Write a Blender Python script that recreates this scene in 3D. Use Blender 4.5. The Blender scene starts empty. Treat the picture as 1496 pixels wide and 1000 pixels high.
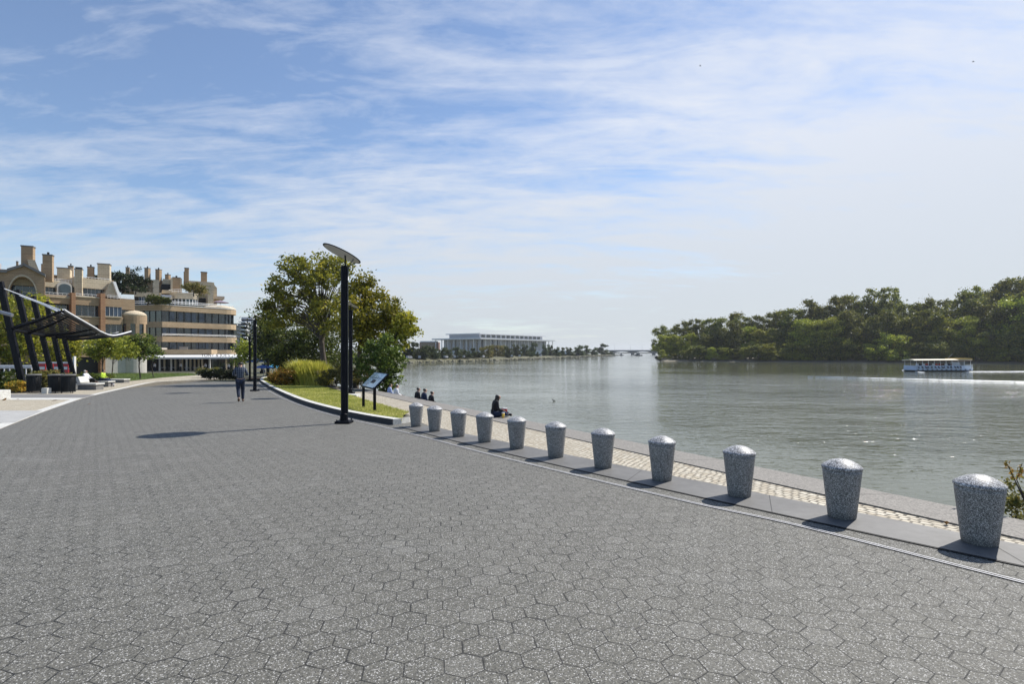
import bpy, bmesh, math, random
import numpy as np
from mathutils import Vector, Matrix
R = math.radians
random.seed(7); RNG = np.random.default_rng(11)
SC = bpy.context.scene
COL = SC.collection
F = 775.0; CX = 748.0; HY = 515.0; EYE = 1.6; WATER = -2.4; SLOPE = 18/775.0
SUN_AZ = R(52); SUN_EL = R(49.5)

# ---------------------------------------------------------------- terrain and photo-pixel helpers
def hz(Y):                                # the promenade falls gently away from the camera
    if Y < 50: return -SLOPE*Y
    if Y < 100: return -SLOPE*50-(Y-50)*.0168
    return -2.0
def GW(x, y, z):                          # pixel ray meets the level z
    Y = F*(EYE-z)/(y-HY)
    return Vector(((x-CX)*Y/F, Y, z))
def G(x, y, dz=0.0):                      # pixel ray meets the ground (raised by dz)
    Y = F*(EYE-dz)/(y-HY-SLOPE*F) if y > HY+SLOPE*F else 1e9
    if Y > 50:
        lo, hi = 50.0, 100.0
        for _ in range(40):
            m = (lo+hi)/2
            if HY+(EYE-hz(m)-dz)*F/m > y: lo = m
            else: hi = m
        Y = lo
    return Vector(((x-CX)*Y/F, Y, hz(Y)+dz))
def AT(x, y, Y):
    return Vector(((x-CX)*Y/F, Y, EYE-(y-HY)*Y/F))

# ---------------------------------------------------------------- materials
MATS = {}
class NT:
    def __init__(s, name):
        m = bpy.data.materials.new(name); m.use_nodes = True; s.m = m
        s.t = m.node_tree; s.n = s.t.nodes; s.l = s.t.links
        s.b = s.n['Principled BSDF']; s.out = s.n['Material Output']
    def node(s, typ, **k):
        nd = s.n.new(typ)
        for a, v in k.items(): setattr(nd, a, v)
        return nd
    def setin(s, sock, v):
        if v is None: return
        if hasattr(v, 'links') or isinstance(v, bpy.types.NodeSocket): s.l.new(v, sock)
        else: sock.default_value = v
    def math(s, op, a, b=None, c=None, clamp=False):
        nd = s.node('ShaderNodeMath', operation=op, use_clamp=clamp)
        for i, v in enumerate((a, b, c)): s.setin(nd.inputs[i], v)
        return nd.outputs[0]
    def vm(s, op, a, b=None):
        nd = s.node('ShaderNodeVectorMath', operation=op)
        s.setin(nd.inputs[0], a); s.setin(nd.inputs[1], b)
        return nd.outputs['Value'] if op in ('DOT_PRODUCT', 'LENGTH', 'DISTANCE') else nd.outputs[0]
    def coord(s, kind='Object'):
        return s.node('ShaderNodeTexCoord').outputs[kind]
    def pos(s):
        return s.node('ShaderNodeNewGeometry').outputs['Position']
    def mapping(s, v, loc=(0,0,0), rot=(0,0,0), scale=(1,1,1)):
        nd = s.node('ShaderNodeMapping'); s.l.new(v, nd.inputs[0])
        nd.inputs['Location'].default_value = loc; nd.inputs['Rotation'].default_value = rot; nd.inputs['Scale'].default_value = scale
        return nd.outputs[0]
    def noise(s, v, scale, detail=2, rough=.5, dist=0, out='Fac'):
        nd = s.node('ShaderNodeTexNoise'); s.setin(nd.inputs['Vector'], v)
        nd.inputs['Scale'].default_value = scale; nd.inputs['Detail'].default_value = detail
        nd.inputs['Roughness'].default_value = rough; nd.inputs['Distortion'].default_value = dist
        return nd.outputs[out]
    def voro(s, v, scale, feature='F1', out='Distance', rnd=1):
        nd = s.node('ShaderNodeTexVoronoi', feature=feature); s.setin(nd.inputs['Vector'], v)
        nd.inputs['Scale'].default_value = scale; nd.inputs['Randomness'].default_value = rnd
        return nd.outputs[out]
    def ramp(s, f, stops, interp='LINEAR'):
        nd = s.node('ShaderNodeValToRGB'); s.l.new(f, nd.inputs[0]); cr = nd.color_ramp; cr.interpolation = interp
        while len(cr.elements) > 1: cr.elements.remove(cr.elements[-1])
        for i, (p, c) in enumerate(stops):
            e = cr.elements[0] if i == 0 else cr.elements.new(p)
            e.position = p; c = c if hasattr(c, '__len__') else (c, c, c)
            e.color = (*c[:3], 1)
        return nd.outputs[0]
    def mix(s, f, a, b, blend='MIX'):
        nd = s.node('ShaderNodeMix', data_type='RGBA', blend_type=blend)
        s.setin(nd.inputs[0], f)
        for i, v in ((6, a), (7, b)):
            if isinstance(v, (tuple, list)): v = (*v[:3], 1)
            s.setin(nd.inputs[i], v)
        return nd.outputs[2]
    def bump(s, h, strength=.5, dist=.02, normal=None):
        nd = s.node('ShaderNodeBump'); s.l.new(h, nd.inputs['Height'])
        nd.inputs['Strength'].default_value = strength; nd.inputs['Distance'].default_value = dist
        if normal is not None: s.l.new(normal, nd.inputs['Normal'])
        s.l.new(nd.outputs[0], s.b.inputs['Normal']); return nd.outputs[0]
    def col(s, v): s.setin(s.b.inputs['Base Color'], (*v, 1) if isinstance(v, tuple) else v)
    def rough(s, v): s.setin(s.b.inputs['Roughness'], v)
    def done(s, key): MATS[key] = s.m; return s.m

def simple(key, c, rough=.6, metal=0, var=.18, scale=3.0, bump=.0, spec=.5):
    t = NT(key); p = t.coord('Object')
    n = t.noise(p, scale, 4, .6); n2 = t.noise(p, scale*9, 3, .6)
    f = t.math('ADD', t.math('MULTIPLY', n, .65), t.math('MULTIPLY', n2, .35))
    lo = tuple(max(0, x*(1-var)) for x in c); hi = tuple(min(1, x*(1+var)) for x in c)
    t.col(t.ramp(f, [(.32, lo), (.68, hi)])); t.rough(rough); t.b.inputs['Metallic'].default_value = metal
    t.b.inputs['Specular IOR Level'].default_value = spec
    if bump: t.bump(n2, .5, bump)
    return t.done(key)

def hex_paving():
    t = NT('hex_paving'); P = t.pos(); w = .209; a = R(8.1)
    c0 = Vector((-.497, 3.029)) + .5*w*Vector((math.cos(a), math.sin(a))) - .5*w/math.sqrt(3)*Vector((-math.sin(a), math.cos(a)))
    # rotate into tiling axes
    nx = t.math('DIVIDE', t.vm('DOT_PRODUCT', t.vm('SUBTRACT', P, (c0.x, c0.y, 0)), (math.cos(a), math.sin(a), 0)), w)
    ny = t.math('DIVIDE', t.vm('DOT_PRODUCT', t.vm('SUBTRACT', P, (c0.x, c0.y, 0)), (-math.sin(a), math.cos(a), 0)), w)
    cb = t.node('ShaderNodeCombineXYZ'); t.l.new(nx, cb.inputs[0]); t.l.new(ny, cb.inputs[1])
    S3 = math.sqrt(3)
    wob = t.vm('MULTIPLY', t.vm('SUBTRACT', t.noise(P, 9, 2, out='Color'), (.5, .5, .5)), (.035, .035, 0))
    q = t.vm('ADD', t.vm('ADD', cb.outputs[0], (400.0, 400.0*S3, 0)), wob)
    ma = t.vm('SUBTRACT', t.vm('MODULO', t.vm('ADD', q, (.5, .5*S3, 0)), (1, S3, 1)), (.5, .5*S3, 0))
    mb = t.vm('SUBTRACT', t.vm('MODULO', q, (1, S3, 1)), (.5, .5*S3, 0))
    la = t.vm('LENGTH', ma); lb = t.vm('LENGTH', mb)
    sel = t.math('LESS_THAN', la, lb)
    mx = t.node('ShaderNodeMix', data_type='VECTOR'); t.l.new(sel, mx.inputs[0]); t.l.new(mb, mx.inputs[4]); t.l.new(ma, mx.inputs[5])
    g = mx.outputs[1]
    ag = t.vm('ABSOLUTE', g)
    sx = t.node('ShaderNodeSeparateXYZ'); t.l.new(ag, sx.inputs[0])
    d = t.math('SUBTRACT', .5, t.math('MAXIMUM', sx.outputs[0], t.math('ADD', t.math('MULTIPLY', sx.outputs[0], .5), t.math('MULTIPLY', sx.outputs[1], .8660254))))
    idv = t.vm('SNAP', t.vm('ADD', t.vm('SUBTRACT', q, g), (.01, .01, 0)), (.25, .25, 1))
    wn = t.node('ShaderNodeTexWhiteNoise', noise_dimensions='3D'); t.l.new(idv, wn.inputs[0])
    rid = wn.outputs['Value']
    jn = t.noise(P, 2.3, 3, .7)
    jw = t.math('MULTIPLY', t.ramp(jn, [(.36, .70), (.56, 1.0), (.66, 1.9)]), .031)
    j = t.math('DIVIDE', d, jw, clamp=True)                 # 0 in joint .. 1 in stone
    # aggregate specks
    v1 = t.voro(P, 115, out='Color'); v1d = t.voro(P, 115)
    sp = t.math('MULTIPLY', t.math('GREATER_THAN', t.node_sep(v1), .66), t.math('LESS_THAN', v1d, .42)) if False else None
    s1 = t.node('ShaderNodeSeparateColor'); t.l.new(v1, s1.inputs[0])
    sp = t.math('MULTIPLY', t.math('GREATER_THAN', s1.outputs[0], .76), t.math('LESS_THAN', v1d, .40))
    spd = t.math('MULTIPLY', t.math('LESS_THAN', s1.outputs[1], .22), t.math('LESS_THAN', v1d, .45))
    v2 = t.voro(P, 46, out='Color'); v2d = t.voro(P, 46)
    s2 = t.node('ShaderNodeSeparateColor'); t.l.new(v2, s2.inputs[0])
    sp2 = t.math('MULTIPLY', t.math('GREATER_THAN', s2.outputs[0], .80), t.math('LESS_THAN', v2d, .24))
    patch = t.noise(P, .35, 4, .6); fine = t.noise(P, 60, 3, .6)
    base = t.ramp(t.math('ADD', t.math('MULTIPLY', patch, .6), t.math('MULTIPLY', rid, .22)), [(.15, (.100, .096, .080)), (.75, (.150, .143, .120))])
    base = t.mix(t.ramp(fine, [(.38, .75), (.58, .0)]), base, (.045, .044, .040))
    fin2 = t.noise(P, 130, 2, .6)
    base = t.mix(t.ramp(fin2, [(.52, .0), (.70, .5)]), base, (.34, .335, .31))
    base = t.mix(spd, base, (.03, .03, .03))
    base = t.mix(t.math('MULTIPLY', sp, .8), base, (.50, .49, .47))
    base = t.mix(t.math('MULTIPLY', sp2, .7), base, (.52, .51, .48))
    # pale scuffs and damp stains
    st = t.noise(t.mapping(P, scale=(.5, 1.6, 1)), .9, 5, .65)
    base = t.mix(t.ramp(st, [(.60, 0.0), (.74, .22)]), base, (.26, .26, .25))
    base = t.mix(t.ramp(t.noise(P, 1.7, 4, .7), [(.60, 0.0), (.8, .35)]), base, (.055, .053, .05))
    gm = t.voro(P, 1.3); gm2 = t.noise(P, 25, 2)
    base = t.mix(t.math('MULTIPLY', t.math('LESS_THAN', t.math('ADD', gm, t.math('MULTIPLY', gm2, .03)), .055), .6), base, (.035, .034, .032))
    base = t.mix(t.ramp(rid, [(.90, .0), (.93, .10)]), base, (.24, .235, .22))
    col = t.mix(j, (.008, .008, .008), base)
    t.col(col); t.rough(.72); t.b.inputs['Specular IOR Level'].default_value = .35
    h = t.math('ADD', t.math('MULTIPLY', j, .55), t.math('MULTIPLY', rid, .9))
    h = t.math('ADD', h, t.math('MULTIPLY', fine, .5))
    t.bump(h, .6, .006)
    return t.done('hex_paving')
NT.node_sep = lambda s, v: v

def cobbles(key, c1, c2, joint, bw=.16, bh=.105, ang=0, mortar=.012, leaf=False):
    t = NT(key); P = t.pos()
    w = t.vm('MULTIPLY', t.vm('SUBTRACT', t.noise(P, 5, 2, out='Color'), (.5, .5, .5)), (.10, .10, 0))
    v = t.mapping(t.vm('ADD', P, w), rot=(0, 0, ang))
    b = t.node('ShaderNodeTexBrick'); t.l.new(v, b.inputs['Vector'])
    b.inputs['Scale'].default_value = 1; b.inputs['Brick Width'].default_value = bw; b.inputs['Row Height'].default_value = bh
    b.inputs['Mortar Size'].default_value = mortar; b.inputs['Mortar Smooth'].default_value = .3; b.inputs['Bias'].default_value = 0
    b.inputs['Color1'].default_value = (*c1, 1); b.inputs['Color2'].default_value = (*c2, 1); b.inputs['Mortar'].default_value = (*joint, 1)
    n = t.noise(P, 1.1, 4, .7); n2 = t.noise(P, 40, 3, .6)
    c = t.mix(t.ramp(n, [(.4, 0.0), (.75, .5)]), b.outputs['Color'], tuple(x*.55 for x in c1))
    c = t.mix(t.math('MULTIPLY', n2, .35), c, tuple(x*.5 for x in c2))
    t.col(c); t.rough(.8)
    h = t.math('ADD', t.math('SUBTRACT', 1.0, b.outputs['Fac']), t.math('MULTIPLY', n2, .35))
    t.bump(h, .8, .012)
    return t.done(key)

def granite(key, lo, mid, hi, scale=60, rough=.6, bump=.002):
    t = NT(key); p0 = t.coord('Object'); p = t.vm('ADD', p0, t.vm('SCALE_', t.node('ShaderNodeObjectInfo').outputs['Random'])) if False else p0
    oi = t.node('ShaderNodeObjectInfo').outputs['Random']; cbx = t.node('ShaderNodeCombineXYZ'); t.l.new(t.math('MULTIPLY', oi, 37.0), cbx.inputs[0]); t.l.new(t.math('MULTIPLY', oi, 11.0), cbx.inputs[1]); p = t.vm('ADD', p0, cbx.outputs[0])
    n = t.noise(p, scale, 3, .75); c = t.ramp(n, [(.36, lo), (.46, mid), (.55, mid), (.64, hi)])
    v = t.voro(p, scale*1.3, out='Color'); s = t.node('ShaderNodeSeparateColor'); t.l.new(v, s.inputs[0])
    c = t.mix(t.math('MULTIPLY', t.math('GREATER_THAN', s.outputs[0], .74), .75), c, lo)
    c = t.mix(t.math('MULTIPLY', t.math('GREATER_THAN', s.outputs[1], .82), .7), c, hi)
    st = t.noise(t.mapping(p, scale=(1, 1, .25)), 7, 4, .6)
    c = t.mix(t.ramp(st, [(.55, 0.0), (.75, .3)]), c, (.12, .11, .1))
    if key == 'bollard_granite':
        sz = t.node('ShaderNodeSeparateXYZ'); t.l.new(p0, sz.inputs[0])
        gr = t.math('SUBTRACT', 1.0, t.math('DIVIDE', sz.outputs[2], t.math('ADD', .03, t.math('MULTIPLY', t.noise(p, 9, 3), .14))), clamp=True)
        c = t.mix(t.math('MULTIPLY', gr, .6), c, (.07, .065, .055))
    t.col(c); t.rough(rough); t.bump(n, .4, bump)
    return t.done(key)

def leafmat(key, cols, trans=.40):
    cols = [tuple(min(.8, q*(2.8 if 'island' in key else 1.3 if 'dark' in key else 1.45 if key == 'leaf_green' else 2.0)) for q in c) for c in cols]
    t = NT(key)
    g = t.node('ShaderNodeNewGeometry').outputs['Random Per Island']
    oi = t.node('ShaderNodeObjectInfo').outputs['Random']
    n = t.noise(t.coord('Object'), .55, 3, .6)
    f = t.math('ADD', t.math('MULTIPLY', g, .45), t.math('MULTIPLY', n, .75))
    f = t.math('SUBTRACT', f, .12)
    k = len(cols); c = t.ramp(f, [(.12+.76*i/(k-1), cols[i]) for i in range(k)])
    hs = t.node('ShaderNodeHueSaturation'); t.l.new(c, hs.inputs['Color'])
    t.l.new(t.math('ADD', .72, t.math('MULTIPLY', oi, .5)), hs.inputs['Value'])
    t.l.new(t.math('ADD', .485, t.math('MULTIPLY', oi, .028)), hs.inputs['Hue'])
    c = hs.outputs[0]
    t.col(c); t.rough(.5); t.b.inputs['Specular IOR Level'].default_value = .25
    tr = t.node('ShaderNodeBsdfTranslucent'); t.l.new(c, tr.inputs[0])
    mx = t.node('ShaderNodeMixShader'); mx.inputs[0].default_value = trans
    t.l.new(t.b.outputs[0], mx.inputs[1]); t.l.new(tr.outputs[0], mx.inputs[2]); t.l.new(mx.outputs[0], t.out.inputs[0])
    return t.done(key)

def watermat():
    t = NT('river_water'); P = t.pos()
    big = t.noise(t.mapping(P, scale=(.7, 1.0, 1)), .045, 4, .6)
    amp = t.ramp(big, [(.40, .35), (.58, 1.0)])
    sP = t.node('ShaderNodeSeparateXYZ'); t.l.new(P, sP.inputs[0])
    dw = t.math('DIVIDE', t.vm('DOT_PRODUCT', t.vm('SUBTRACT', P, (10.3, 0, 0)), (.866, .5, 0)), 30.0, clamp=True)
    # a breeze patch between the wall and mid river; the reach under the island is sheltered
    bz = t.math('MULTIPLY', t.math('DIVIDE', t.math('SUBTRACT', sP.outputs[1], 14.0), 16.0, clamp=True), t.math('DIVIDE', t.math('SUBTRACT', 96.0, sP.outputs[1]), 30.0, clamp=True))
    bx = t.math('DIVIDE', t.math('ADD', t.math('SUBTRACT', sP.outputs[0], t.math('MULTIPLY', sP.outputs[1], .12)), 2.0), 12.0, clamp=True)
    br = t.math('MULTIPLY', bz, bx)
    amp = t.math('MULTIPLY', amp, t.math('ADD', .36, t.math('MULTIPLY', br, 1.75)))
    r1 = t.noise(t.mapping(P, rot=(0, 0, R(20)), scale=(.75, 1.35, 1)), 2.1, 3, .55, .5)
    r4 = t.noise(t.mapping(P, rot=(0, 0, R(8)), scale=(.6, 1.2, 1)), .25, 3, .5, .4)
    r2 = t.noise(t.mapping(P, rot=(0, 0, R(-12)), scale=(.7, 1.25, 1)), .8, 3, .55, .4)
    r3 = t.noise(t.mapping(P, rot=(0, 0, R(35)), scale=(.7, 1.3, 1)), 5.0, 2, .5)
    h = t.math('ADD', t.math('MULTIPLY', r1, .075), t.math('MULTIPLY', r2, .13))
    h = t.math('ADD', h, t.math('MULTIPLY', r4, .12))
    h = t.math('ADD', h, t.math('MULTIPLY', r3, .012))
    h = t.math('MULTIPLY', h, amp)
    t.bump(h, 1.0, 1.0)
    t.col(t.ramp(t.noise(P, .03, 3), [(.35, (.092, .098, .066)), (.65, (.125, .130, .088))]))
    t.rough(.06); t.b.inputs['IOR'].default_value = 1.33
    return t.done('river_water')

def brickmat(key, c1, c2, joint, sc=1.0, band=.0):
    t = NT(key); p = t.coord('Object')
    sp = t.node('ShaderNodeSeparateXYZ'); t.l.new(p, sp.inputs[0])
    cb = t.node('ShaderNodeCombineXYZ'); t.l.new(t.math('ADD', sp.outputs[0], t.math('MULTIPLY', sp.outputs[1], .7)), cb.inputs[0]); t.l.new(sp.outputs[2], cb.inputs[1])
    b = t.node('ShaderNodeTexBrick'); t.l.new(cb.outputs[0], b.inputs['Vector'])
    b.inputs['Scale'].default_value = 1; b.inputs['Brick Width'].default_value = .4*sc; b.inputs['Row Height'].default_value = .2*sc
    b.inputs['Mortar Size'].default_value = .012; b.inputs['Color1'].default_value = (*c1, 1); b.inputs['Color2'].default_value = (*c2, 1); b.inputs['Mortar'].default_value = (*joint, 1)
    n = t.noise(p, .6, 4, .6)
    c = t.mix(t.ramp(n, [(.4, 0.0), (.7, .35)]), b.outputs['Color'], tuple(x*.6 for x in c1))
    w = t.node('ShaderNodeMath', operation='FLOORED_MODULO'); t.l.new(sp.outputs[2], w.inputs[0]); w.inputs[1].default_value = 1.1
    ln = t.math('LESS_THAN', w.outputs[0], .07)
    c = t.mix(t.math('MULTIPLY', ln, .45), c, tuple(x*.45 for x in c1))
    t.col(c); t.rough(.85); t.bump(b.outputs['Fac'], .3, .01)
    return t.done(key)

def grassmat(key, c1, c2, c3):
    t = NT(key); P = t.pos()
    n = t.noise(P, 1.3, 5, .65); n2 = t.noise(P, 30, 3, .7)
    c = t.ramp(t.math('ADD', t.math('MULTIPLY', n, .6), t.math('MULTIPLY', n2, .4)), [(.3, c1), (.5, c2), (.7, c3)])
    t.col(c); t.rough(.9); t.bump(n2, .8, .03); return t.done(key)

def plaid():
    t = NT('plaid_shirt'); p = t.coord('Object'); sp = t.node('ShaderNodeSeparateXYZ'); t.l.new(p, sp.inputs[0])
    def line(o, per, wd):
        m = t.node('ShaderNodeMath', operation='FLOORED_MODULO'); t.l.new(o, m.inputs[0]); m.inputs[1].default_value = per
        return t.math('LESS_THAN', m.outputs[0], wd)
    a = line(sp.outputs[0], .075, .016); b = line(sp.outputs[2], .075, .016)
    c = t.mix(t.math('MULTIPLY', t.math('MAXIMUM', a, b), .55), (.008, .014, .034), (.26, .30, .36))
    t.col(c); t.rough(.85); return t.done('plaid_shirt')

hex_paving()
WA = math.atan2(1, -.577)   # direction of the river wall
cobbles('tan_setts', (.47, .40, .29), (.66, .61, .50), (.07, .055, .035), bw=.105, bh=.085, ang=-WA, mortar=.013)
cobbles('pale_setts', (.45, .39, .29), (.52, .47, .37), (.22, .19, .14), bw=.14, bh=.14, ang=.3)
granite('bollard_granite', (.036, .035, .033), (.205, .20, .188), (.60, .59, .57), 135, .6)
granite('bollard_cap_granite', (.012, .012, .016), (.23, .23, .235), (.78, .78, .78), 90, .50, .001)
granite('cap_stone', (.12, .11, .10), (.20, .185, .165), (.28, .26, .23), 45, .8)
simple('bluestone', (.115, .112, .108), .6, var=.30, scale=1.1)
granite('pale_granite', (.42, .41, .38), (.55, .54, .50), (.66, .65, .61), 30, .7)
simple('wet_wall', (.10, .095, .08), .7, var=.35)
simple('grey_band', (.17, .165, .16), .8)
simple('black_paint', (.006, .007, .011), .5, var=.25, scale=6, spec=.12)
simple('gunmetal', (.014, .018, .022), .5, var=.3, spec=.2)
simple('disc_underside', (.42, .42, .41), .5, var=.06)
simple('cable_white', (.75, .76, .78), .35, var=.05)
simple('galvanised', (.35, .36, .38), .4, metal=.6, var=.1)
simple('trunk_bark', (.085, .068, .052), .9, var=.4, scale=4, bump=.03)
simple('dark_bark', (.045, .037, .03), .9, var=.4, scale=4, bump=.03)
simple('soil', (.07, .055, .04), .95, var=.4)
simple('light_slab', (.36, .355, .34), .8, var=.15)
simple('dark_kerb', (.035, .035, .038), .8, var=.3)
simple('white_paint', (.78, .78, .77), .5, var=.06)
simple('cream_paint', (.72, .66, .50), .5, var=.06)
simple('yellow_paint', (.75, .48, .06), .5, var=.1)
simple('boat_hull', (.50, .57, .68), .4, var=.1, scale=1)
simple('red_paint', (.50, .035, .04), .5, var=.1)
simple('ochre', (.40, .22, .12), .7, var=.15)
simple('dark_interior', (.012, .012, .013), .7, var=.2)
simple('concrete', (.44, .42, .38), .8, var=.15, bump=.005)
simple('tan_concrete', (.50, .43, .32), .8, var=.14)
simple('roof_white', (.68, .69, .70), .6, var=.05)
simple('marble_wall', (.42, .43, .46), .6, var=.1)
simple('bridge_concrete', (.09, .115, .135), .8, var=.1, scale=.05)
simple('far_red_brick', (.22, .13, .10), .8)
simple('bank_stone', (.17, .16, .12), .9, var=.4, scale=.6)
simple('foam', (.80, .82, .82), .6, var=.1)
simple('blue_canvas', (.03, .12, .42), .7, var=.2)
simple('cyan_canvas', (.05, .38, .62), .7, var=.2)
simple('mauve_canvas', (.22, .18, .24), .7, var=.1)
simple('skin', (.42, .26, .19), .6, var=.06)
simple('dark_hair', (.014, .010, .008), .5, var=.3, scale=20)
simple('grey_hair', (.55, .52, .48), .6, var=.2, scale=20)
simple('black_cloth', (.010, .010, .013), .9, var=.3)
simple('navy_cloth', (.015, .025, .06), .9, var=.3)
simple('white_cloth', (.70, .70, .72), .85, var=.06)
simple('blue_white_cloth', (.35, .42, .65), .85, var=.1)
simple('denim', (.014, .022, .045), .9, var=.4, scale=8)
simple('lime_cloth', (.45, .62, .05), .85)
simple('red_cloth', (.5, .05, .05), .85)
simple('brown_leather', (.10, .05, .025), .6)
simple('brown_cloth', (.10, .035, .02), .85)
simple('dry_leaf', (.28, .15, .05), .8, var=.3)
simple('island_mud', (.17, .15, .11), .9, var=.3, scale=.3)
plaid()
brickmat('tan_brick', (.37, .255, .15), (.43, .30, .18), (.20, .15, .10))
brickmat('orange_brick', (.36, .19, .10), (.41, .23, .125), (.18, .10, .06))
brickmat('band_stone', (.46, .34, .205), (.52, .39, .245), (.27, .20, .13), 1.6)
brickmat('beige_stone', (.55, .46, .32), (.60, .51, .37), (.30, .25, .17), 1.6)
t = NT('window_glass'); n = t.noise(t.coord('Object'), .8, 3); t.col(t.ramp(n, [(.4, (.008, .014, .018)), (.6, (.03, .05, .06))])); t.rough(.07); t.b.inputs['Specular IOR Level'].default_value = .8; t.done('window_glass')
t = NT('blue_glass'); n = t.noise(t.coord('Object'), .8, 3); t.col(t.ramp(n, [(.4, (.02, .04, .07)), (.6, (.06, .09, .14))])); t.rough(.1); t.done('blue_glass')
t = NT('panel_print'); p = t.coord('Object'); n = t.noise(p, 2.2, 5, .6)
t.col(t.ramp(n, [(.35, (.05, .13, .22)), (.5, (.16, .30, .40)), (.62, (.42, .52, .50))])); t.rough(.12); t.b.inputs['Coat Weight'].default_value = .6; t.done('panel_print')
leafmat('leaf_sycamore', [(.024, .030, .007), (.070, .075, .013), (.15, .138, .018), (.30, .235, .022)])
leafmat('leaf_golden', [(.034, .044, .008), (.10, .112, .014), (.22, .208, .02), (.42, .33, .025)], .4)
leafmat('leaf_green', [(.016, .028, .008), (.050, .075, .016), (.115, .140, .026), (.19, .19, .035)])
leafmat('leaf_lime', [(.05, .08, .01), (.12, .16, .02), (.24, .27, .035), (.33, .33, .05)], .4)
leafmat('leaf_dark', [(.006, .010, .006), (.014, .022, .009), (.03, .042, .014), (.05, .058, .018)])
leafmat('leaf_island', [(.010, .017, .006), (.034, .043, .010), (.085, .088, .014), (.18, .155, .020)])
leafmat('leaf_island_yellow', [(.02, .03, .008), (.07, .085, .012), (.16, .165, .02), (.27, .24, .03)])
leafmat('leaf_far', [(.018, .028, .014), (.032, .046, .018), (.055, .065, .028), (.08, .085, .035)])
leafmat('leaf_orange', [(.06, .07, .012), (.15, .13, .02), (.28, .16, .028), (.34, .13, .028)])
leafmat('leaf_brown', [(.03, .04, .012), (.08, .08, .022), (.13, .11, .032), (.20, .12, .04)])
leafmat('leaf_grass_tall', [(.10, .12, .02), (.24, .26, .04), (.40, .38, .07), (.52, .46, .14)])
leafmat('leaf_turf', [(.12, .13, .03), (.18, .19, .04), (.26, .25, .07), (.38, .33, .14)])
watermat()
grassmat('turf', (.13, .13, .03), (.20, .19, .05), (.28, .24, .09))
grassmat('lawn_green', (.05, .09, .02), (.08, .13, .025), (.12, .17, .035))
grassmat('bank_grass', (.06, .065, .03), (.10, .095, .045), (.14, .12, .06))
grassmat('far_ground', (.06, .07, .04), (.09, .09, .05), (.12, .11, .07))

# ---------------------------------------------------------------- mesh builder
class MB:
    def __init__(s): s.v = []; s.f = []
    def add(s, vs, fs):
        o = len(s.v); s.v += [tuple(v) for v in vs]; s.f += [tuple(i+o for i in f) for f in fs]; return s
    def box(s, c, size, rz=0, M=None):
        hx, hy, hzz = size[0]/2, size[1]/2, size[2]/2
        vs = [Vector((x, y, z)) for x in (-hx, hx) for y in (-hy, hy) for z in (-hzz, hzz)]
        m = M if M is not None else Matrix.Rotation(rz, 3, 'Z')
        vs = [m @ v + Vector(c) for v in vs]
        return s.add(vs, [(0,1,3,2),(4,6,7,5),(0,4,5,1),(2,3,7,6),(0,2,6,4),(1,5,7,3)])
    def tube(s, pts, rs, n=8, cap=True):
        pts = [Vector(p) for p in pts]
        if not hasattr(rs, '__len__'): rs = [rs]*len(pts)
        vs = []; fs = []
        for i, p in enumerate(pts):
            d = (pts[min(i+1, len(pts)-1)]-pts[max(i-1, 0)]).normalized()
            a = d.cross(Vector((0, 0, 1)) if abs(d.z) < .9 else Vector((1, 0, 0))).normalized(); b = d.cross(a)
            for k in range(n):
                t = 2*math.pi*k/n; vs.append(p+rs[i]*(math.cos(t)*a+math.sin(t)*b))
        for i in range(len(pts)-1):
            for k in range(n):
                fs.append((i*n+k, i*n+(k+1) % n, (i+1)*n+(k+1) % n, (i+1)*n+k))
        if cap: fs.append(tuple(range(n))); fs.append(tuple(reversed(range((len(pts)-1)*n, len(pts)*n))))
        return s.add(vs, fs)
    def lathe(s, prof, n=24, c=(0, 0, 0), a0=0, a1=2*math.pi):
        full = abs(a1-a0-2*math.pi) < 1e-6; m = n if full else n+1
        vs = []; fs = []
        for r, z in prof:
            for k in range(m):
                t = a0+(a1-a0)*k/n; vs.append((c[0]+r*math.cos(t), c[1]+r*math.sin(t), c[2]+z))
        for i in range(len(prof)-1):
            for k in range(n):
                k2 = (k+1) % m; fs.append((i*m+k, i*m+k2, (i+1)*m+k2, (i+1)*m+k))
        if full: fs.append(tuple(reversed(range(n)))); fs.append(tuple(range((len(prof)-1)*n, len(prof)*n)))
        return s.add(vs, fs)
    def prism(s, poly, z0, z1):
        n = len(poly); P = [(p[0], p[1]) for p in poly]
        ar = sum(P[i][0]*P[(i+1) % n][1]-P[(i+1) % n][0]*P[i][1] for i in range(n))
        if ar < 0: P = P[::-1]
        vs = [(x, y, z0) for x, y in P]+[(x, y, z1) for x, y in P]
        fs = [tuple(reversed(range(n))), tuple(range(n, 2*n))]+[(i, (i+1) % n, n+(i+1) % n, n+i) for i in range(n)]
        return s.add(vs, fs)
    def build(s, name, mat, parent=None, smooth=False, bevel=0, loc=None):
        me = bpy.data.meshes.new(name); me.from_pydata(s.v, [], s.f); me.validate(); me.update()
        m = MATS[mat] if isinstance(mat, str) else mat
        me.materials.append(m)
        if smooth:
            for p in me.polygons: p.use_smooth = True
        o = bpy.data.objects.new(name, me); COL.objects.link(o)
        if parent: o.parent = parent
        if loc is not None: o.location = loc
        if bevel:
            b = o.modifiers.new('bevel', 'BEVEL'); b.width = bevel; b.segments = 2; b.limit_method = 'ANGLE'; b.angle_limit = R(40)
        return o
def tag(o, label=None, cat=None, group=None, kind=None):
    if label: o['label'] = label
    if cat: o['category'] = cat
    if group: o['group'] = group
    if kind: o['kind'] = kind
    return o
def empty(name, loc, label, cat, rz=0, group=None):
    o = bpy.data.objects.new(name, None); COL.objects.link(o); o.location = loc; o.rotation_euler = (0, 0, rz); o.empty_display_size = .2
    return tag(o, label, cat, group)
def children(o): return [c for c in list(COL.objects) if c.parent == o]
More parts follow.
